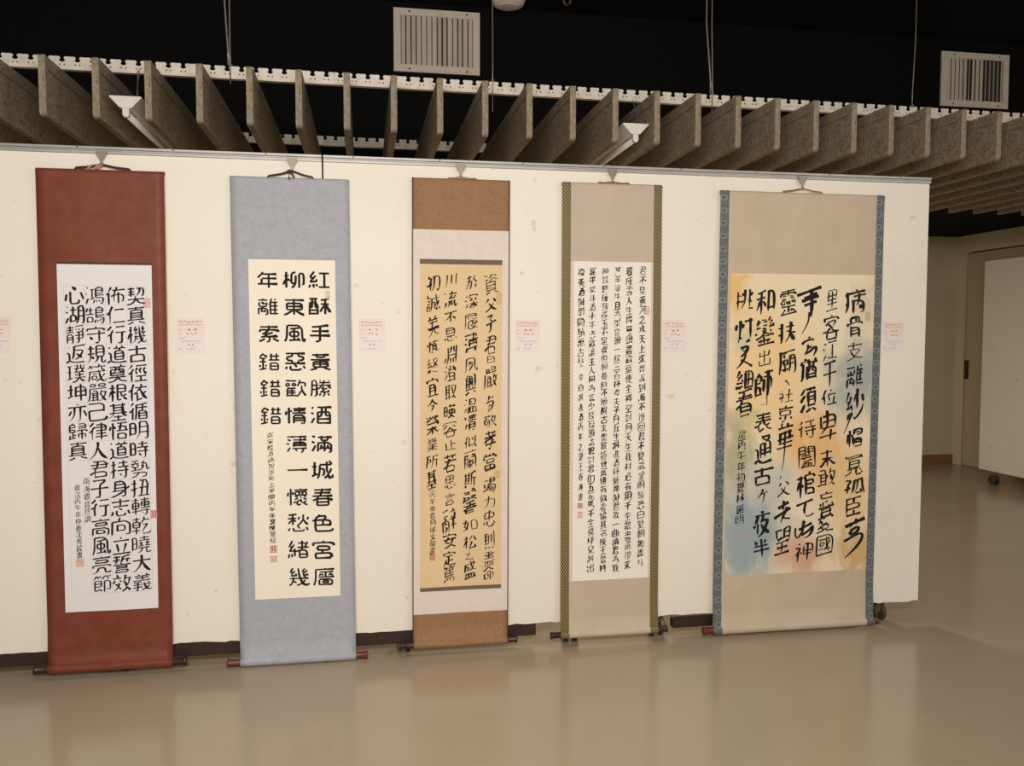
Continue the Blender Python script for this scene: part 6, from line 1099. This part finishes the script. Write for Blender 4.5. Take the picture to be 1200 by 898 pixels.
# ------------------------------------------------------------------ exhibit cards
CARDS = [(-1.392, 'cut by the left edge, left of the rust red scroll'), (-.680, 'between the rust red and the blue grey scroll'),
         (.033, 'between the blue grey and the brown-ended scroll'), (.6875, 'between the brown-ended and the taupe scroll'),
         (1.3455, 'between the taupe and the widest scroll'), (2.4075, 'right of the widest scroll, near the panel end')]
for i, (cx, where) in enumerate(CARDS):
    c = empty('exhibit_card', (cx, 0, 1.354), 'pale pink printed card ' + where, 'label card', 'exhibit cards')
    w = .054
    B().bev(cx - w, cx + w, -.0012, 0, 1.285, 1.424, .0004).out('card', MT['card'], c)
    rr = random.Random(70 + i); bl = B(); rd = B()
    def line(bd, z, n, h, xa, xb):
        st = (xb - xa) / n
        for k in range(n):
            x = cx + xa + k * st
            for _ in range(3):
                u = x + rr.uniform(0, st * .45); v = z + rr.uniform(0, h * .7)
                if rr.random() < .5: q = (u, u + st * .42, v, v + h * .2)
                else: q = (u, u + st * .16, v, v + h * .45)
                bd.poly([(q[0], -.0015, q[2]), (q[1], -.0015, q[2]), (q[1], -.0015, q[3]), (q[0], -.0015, q[3])], [(0, 1, 2, 3)])
    line(rd, 1.404, 9, .009, -.045, .044); line(rd, 1.393, 13, .007, -.043, .044)
    line(bl, 1.374, 2, .006, -.046, -.034); line(rd, 1.373, 2, .009, -.018, .030)
    line(bl, 1.359, 2, .006, -.046, -.034); line(bl, 1.357, 3, .008, -.018, .030)
    line(bl, 1.341, 4, .006, -.047, -.020); line(bl, 1.328, 10, .006, -.034, .040)
    line(bl, 1.313, 2, .008, -.015, .020); line(bl, 1.297, 2, .006, -.046, -.034); line(bl, 1.297, 4, .006, -.018, .016)
    rd.out('printed_title', MT['redprint'], c); bl.out('printed_text', MT['print'], c)

# ------------------------------------------------------------------ ceiling boards, slotted rails, rods
yb = lambda x: .225 + .0171 * x
BX0, BS = -1.2724, .20128
R1, R2 = .185, 1.43          # the two rails, measured back from a board's front edge
ORD = ('first second third fourth fifth sixth seventh eighth ninth tenth eleventh twelfth thirteenth fourteenth fifteenth sixteenth seventeenth eighteenth nineteenth twentieth '
       'twenty-first twenty-second twenty-third twenty-fourth twenty-fifth twenty-sixth twenty-seventh twenty-eighth twenty-ninth thirtieth thirty-first thirty-second thirty-third thirty-fourth thirty-fifth thirty-sixth thirty-seventh').split()
def board_mesh():
    bd = B(); L = 1.66; z0, zs, z1 = 2.243, 2.428, 2.485
    low = [(0, zs), (0, z0 + .016), (.006, z0 + .005), (.018, z0), (L - .004, z0), (L, z0 + .004), (L, zs)]
    bd.prism(low, 'x', -.0135, .0135)
    bd.prism([(.03, zs), (.03, zs + .007), (L, zs + .007), (L, zs)], 'x', -.0075, .0075)
    bd.prism([(0, zs), (0, z1), (L, z1), (L, zs + .007), (.03, zs + .007), (.03, zs)], 'x', -.0135, .0135)
    return bd
bo0 = None
for i in range(-2, 35):
    x = BX0 + BS * i
    if x > 5.9: break
    if bo0 is None:
        o = bo0 = recalc(board_mesh().out('baffle_board', MT['wool']))
    else:
        o = bo0.copy(); COL.objects.link(o)
    o.location = (x, yb(x), 0)
    k = i + 2
    tag(o, 'grey wood-wool board hung edge-on under the ceiling, %s from the left' % ORD[k], 'ceiling board', 'row of hanging ceiling boards')
def slotted(x0, x1, back, label):
    bd = B(); zb, zt = 2.487, 2.538
    top = []; x = x0; st = BS / 3.3
    while x < x1:
        c = x + st / 2
        top += [(x, zt - .001), (x + .004, zt), (c - .011, zt), (c - .0065, zt - .008), (c - .0115, zt - .013), (c - .010, zt - .020), (c, zt - .023), (c + .010, zt - .020), (c + .0115, zt - .013), (c + .0065, zt - .008), (c + .011, zt), (x + st - .004, zt)]
        x += st
    outl = [(x0, zb)] + [(x, zb)] + [(x, zt - .001)] + top[::-1]
    bd.prism(outl, 'y', 0, .003)
    bd.box(x0, x, 0, .026, zb - .003, zb)
    xx = x0
    while xx < x1:
        c = xx + st / 2
        for s in (-.009, .009):
            bd.lathe((c + s, -.0002, zt - .034), 'y', [(0, .0034), (.0004, .0034)], 8, 1)
        xx += st
    o = recalc(bd.out('slotted_rail', [MT['zinc'], MT['rubber']]))
    o.location = (0, .225 + back, 0); o.rotation_euler = (0, 0, math.atan(.0171))
    tag(o, label, 'slotted rail', 'slotted rails carrying the ceiling boards')
slotted(-2.2, 5.9, R1, 'long white notched metal rail along the front ends of the ceiling boards')
slotted(-2.2, 5.9, R2, 'notched white metal rail further back, glimpsed between the boards just above the panel')
def rods(label, items):
    bd = B(); x0 = items[0][0]
    root = empty('hanger_rod', (x0, yb(x0) + R1, 2.540), label, 'hanger rod', 'rods hanging the front rail')
    for x, xt, z0, r in items:
        bd.tube([(x, yb(x) + R1 - .003, z0), (x, yb(x) + R1 - .003, 2.60), (xt, yb(x) + R1 + .004, 2.88), (xt, yb(x) + R1 + .004, CEI)], r, 8)
    bd.out('rod', MT['wire'], root, True)
    n = B(); n.lathe((x0, yb(x0) + R1 - .003, 2.538), 'z', [(0, .006), (.003, .009), (.008, .009), (.011, .005)], 6); n.out('nut', MT['cgrey'], root)
rods('pair of thin steel wires hanging the rail above the blue grey scroll', [(-.570, -.570, 2.46, .003), (-.578, -.594, 2.540, .004)])
rods('single thin steel rod just right of the left air grille', [(.600, .600, 2.40, .0025)])
rods('pair of steel rods hanging the rail above the widest scroll', [(1.692, 1.688, 2.45, .003), (1.682, 1.660, 2.540, .004)])
rods('thin dark rod between the widest scroll and the right air grille', [(2.79, 2.805, 2.53, .0025)])

# ------------------------------------------------------------------ batten lights between the boards
def batten(cx, y0, label):
    f = empty('batten_light', (cx, y0, 2.31), label, 'ceiling light', 'white batten lights between the boards')
    L = 1.22
    recalc(B().prism([(-.063 + cx, 2.345), (-.0625 + cx, 2.341), (-.024 + cx, 2.300), (-.012 + cx, 2.296), (.012 + cx, 2.296), (.024 + cx, 2.300), (.0625 + cx, 2.341), (.063 + cx, 2.345), (cx + .060, 2.3465), (cx - .060, 2.3465)], 'y', y0, y0 + L).out('reflector', MT['white'], f))
    for a in (0, L - .022):
        recalc(B().prism([(cx - .0125, 2.297), (cx - .0125, 2.270), (cx - .007, 2.261), (cx + .007, 2.261), (cx + .0125, 2.270), (cx + .0125, 2.297)], 'y', y0 + a, y0 + a + .022).out('lampholder', MT['white'], f))
    B().tube([(cx, y0 + .022, 2.276), (cx, y0 + L - .022, 2.276)], .0128, 16).out('fluorescent_tube', MT['tube'], f, True)
    for a, c, r in (((cx + .035, y0 + .03, 2.345), (cx + .034, y0 + .10, 2.488), .0016), ((cx + .037, y0 + .05, 2.345), (cx + .022, y0 + .12, 2.488), .0022), ((cx, y0 + L - .16, 2.345), (cx, y0 + L - .16, 2.488), .0016)):
        B().tube([a, c], r, 6).out('suspension_wire', MT['wire'], f)
batten(-.968, .245, 'white trapezoid batten light between the boards above the rust red scroll')
batten(1.259, .300, 'white trapezoid batten light between the boards above the taupe gold-edged scroll')

# ------------------------------------------------------------------ air grilles on the black bulkhead
def grille(x0, x1, z0, z1, tilts, label):
    y = BUL; g = empty('air_grille', ((x0 + x1) / 2, y, (z0 + z1) / 2), label, 'air grille', 'air grilles on the black bulkhead')
    m = .046; fr = B()
    for a in ((x0, x1, z1 - m, z1), (x0, x1, z0, z0 + m), (x0, x0 + m, z0 + m, z1 - m), (x1 - m, x1, z0 + m, z1 - m)):
        fr.box(a[0], a[1], y - .014, y, a[2], a[3])
    e = .008
    for a in ((x0 + m - e, x1 - m + e, z1 - m, z1 - m + e), (x0 + m - e, x1 - m + e, z0 + m - e, z0 + m), (x0 + m - e, x0 + m, z0 + m, z1 - m), (x1 - m, x1 - m + e, z0 + m, z1 - m)):
        fr.box(a[0], a[1], y - .019, y - .014, a[2], a[3])
    fr.out('frame', MT['grille'], g)
    n = len(tilts); st = (x1 - x0 - 2 * m) / n
    for k, t in enumerate(tilts):
        cx = x0 + m + st * (k + .5); hw = st * .47; a = math.radians(t); dx, dy = math.cos(a) * hw, math.sin(a) * hw
        cy = y - .012 + abs(dy) * 0; tx, ty = -math.sin(a) * .0012, math.cos(a) * .0012
        pts = [(cx - dx - tx, cy - dy - ty), (cx + dx - tx, cy + dy - ty), (cx + dx + tx, cy + dy + ty), (cx - dx + tx, cy - dy + ty)]
        recalc(B().prism(pts, 'z', z0 + m, z1 - m).out('louver', MT['grille'], g))
    for sx_ in (.18, .85):
        for zz in (z0 + m * .42, z1 - m * .42):
            B().lathe((x0 + (x1 - x0) * sx_, y - .0145, zz), 'y', [(-.002, .004), (0, .007), (.001, .007)], 10).out('screw', MT['rubber'], g)
    bk = B().box(x0 + m, x1 - m, y - .001, y, z0 + m, z1 - m).out('duct_opening', MT['rubber'], g)
    return g
grille(.2085, .781, 3.105, 3.516, [38, 36, 38, 30, 26, 28, 26, 42, 44, 24, 30, 40, 28, 34], 'off-white louvered air grille high on the black bulkhead, left of the pair')
grille(4.236, 4.80, 3.072, 3.470, [16, 14, 12, 16, 18, 46, 24, 16, 18, 62, 66, 68, 66, 40], 'off-white air grille at upper right with several open louvers')
# detector and hook on the black ceiling
d = empty('smoke_detector', (.945, 2.0, CEI), 'round cream detector on the black ceiling, cut by the top of the photo', 'detector')
recalc(B().lathe((.945, 2.0, CEI), 'z', [(0, .112), (-.018, .112), (-.024, .106), (-.050, .098), (-.060, .084)], 32).out('base', MT['plastic'], d, True))
recalc(B().lathe((.945, 2.0, CEI - .058), 'z', [(0, .074), (-.006, .070), (-.010, .05)], 32).out('sensor_cover', MT['plastic'], d, True))
hk = B(); hk.tube([(1.29, 1.92, CEI), (1.295, 1.92, 3.52), (1.315, 1.92, 3.497), (1.335, 1.92, 3.512), (1.345, 1.92, CEI)], .006, 8)
tag(hk.out('ceiling_hook', MT['cgrey'], None, True), 'small dark grey wire loop hanging from the black ceiling near the detector', 'hook')
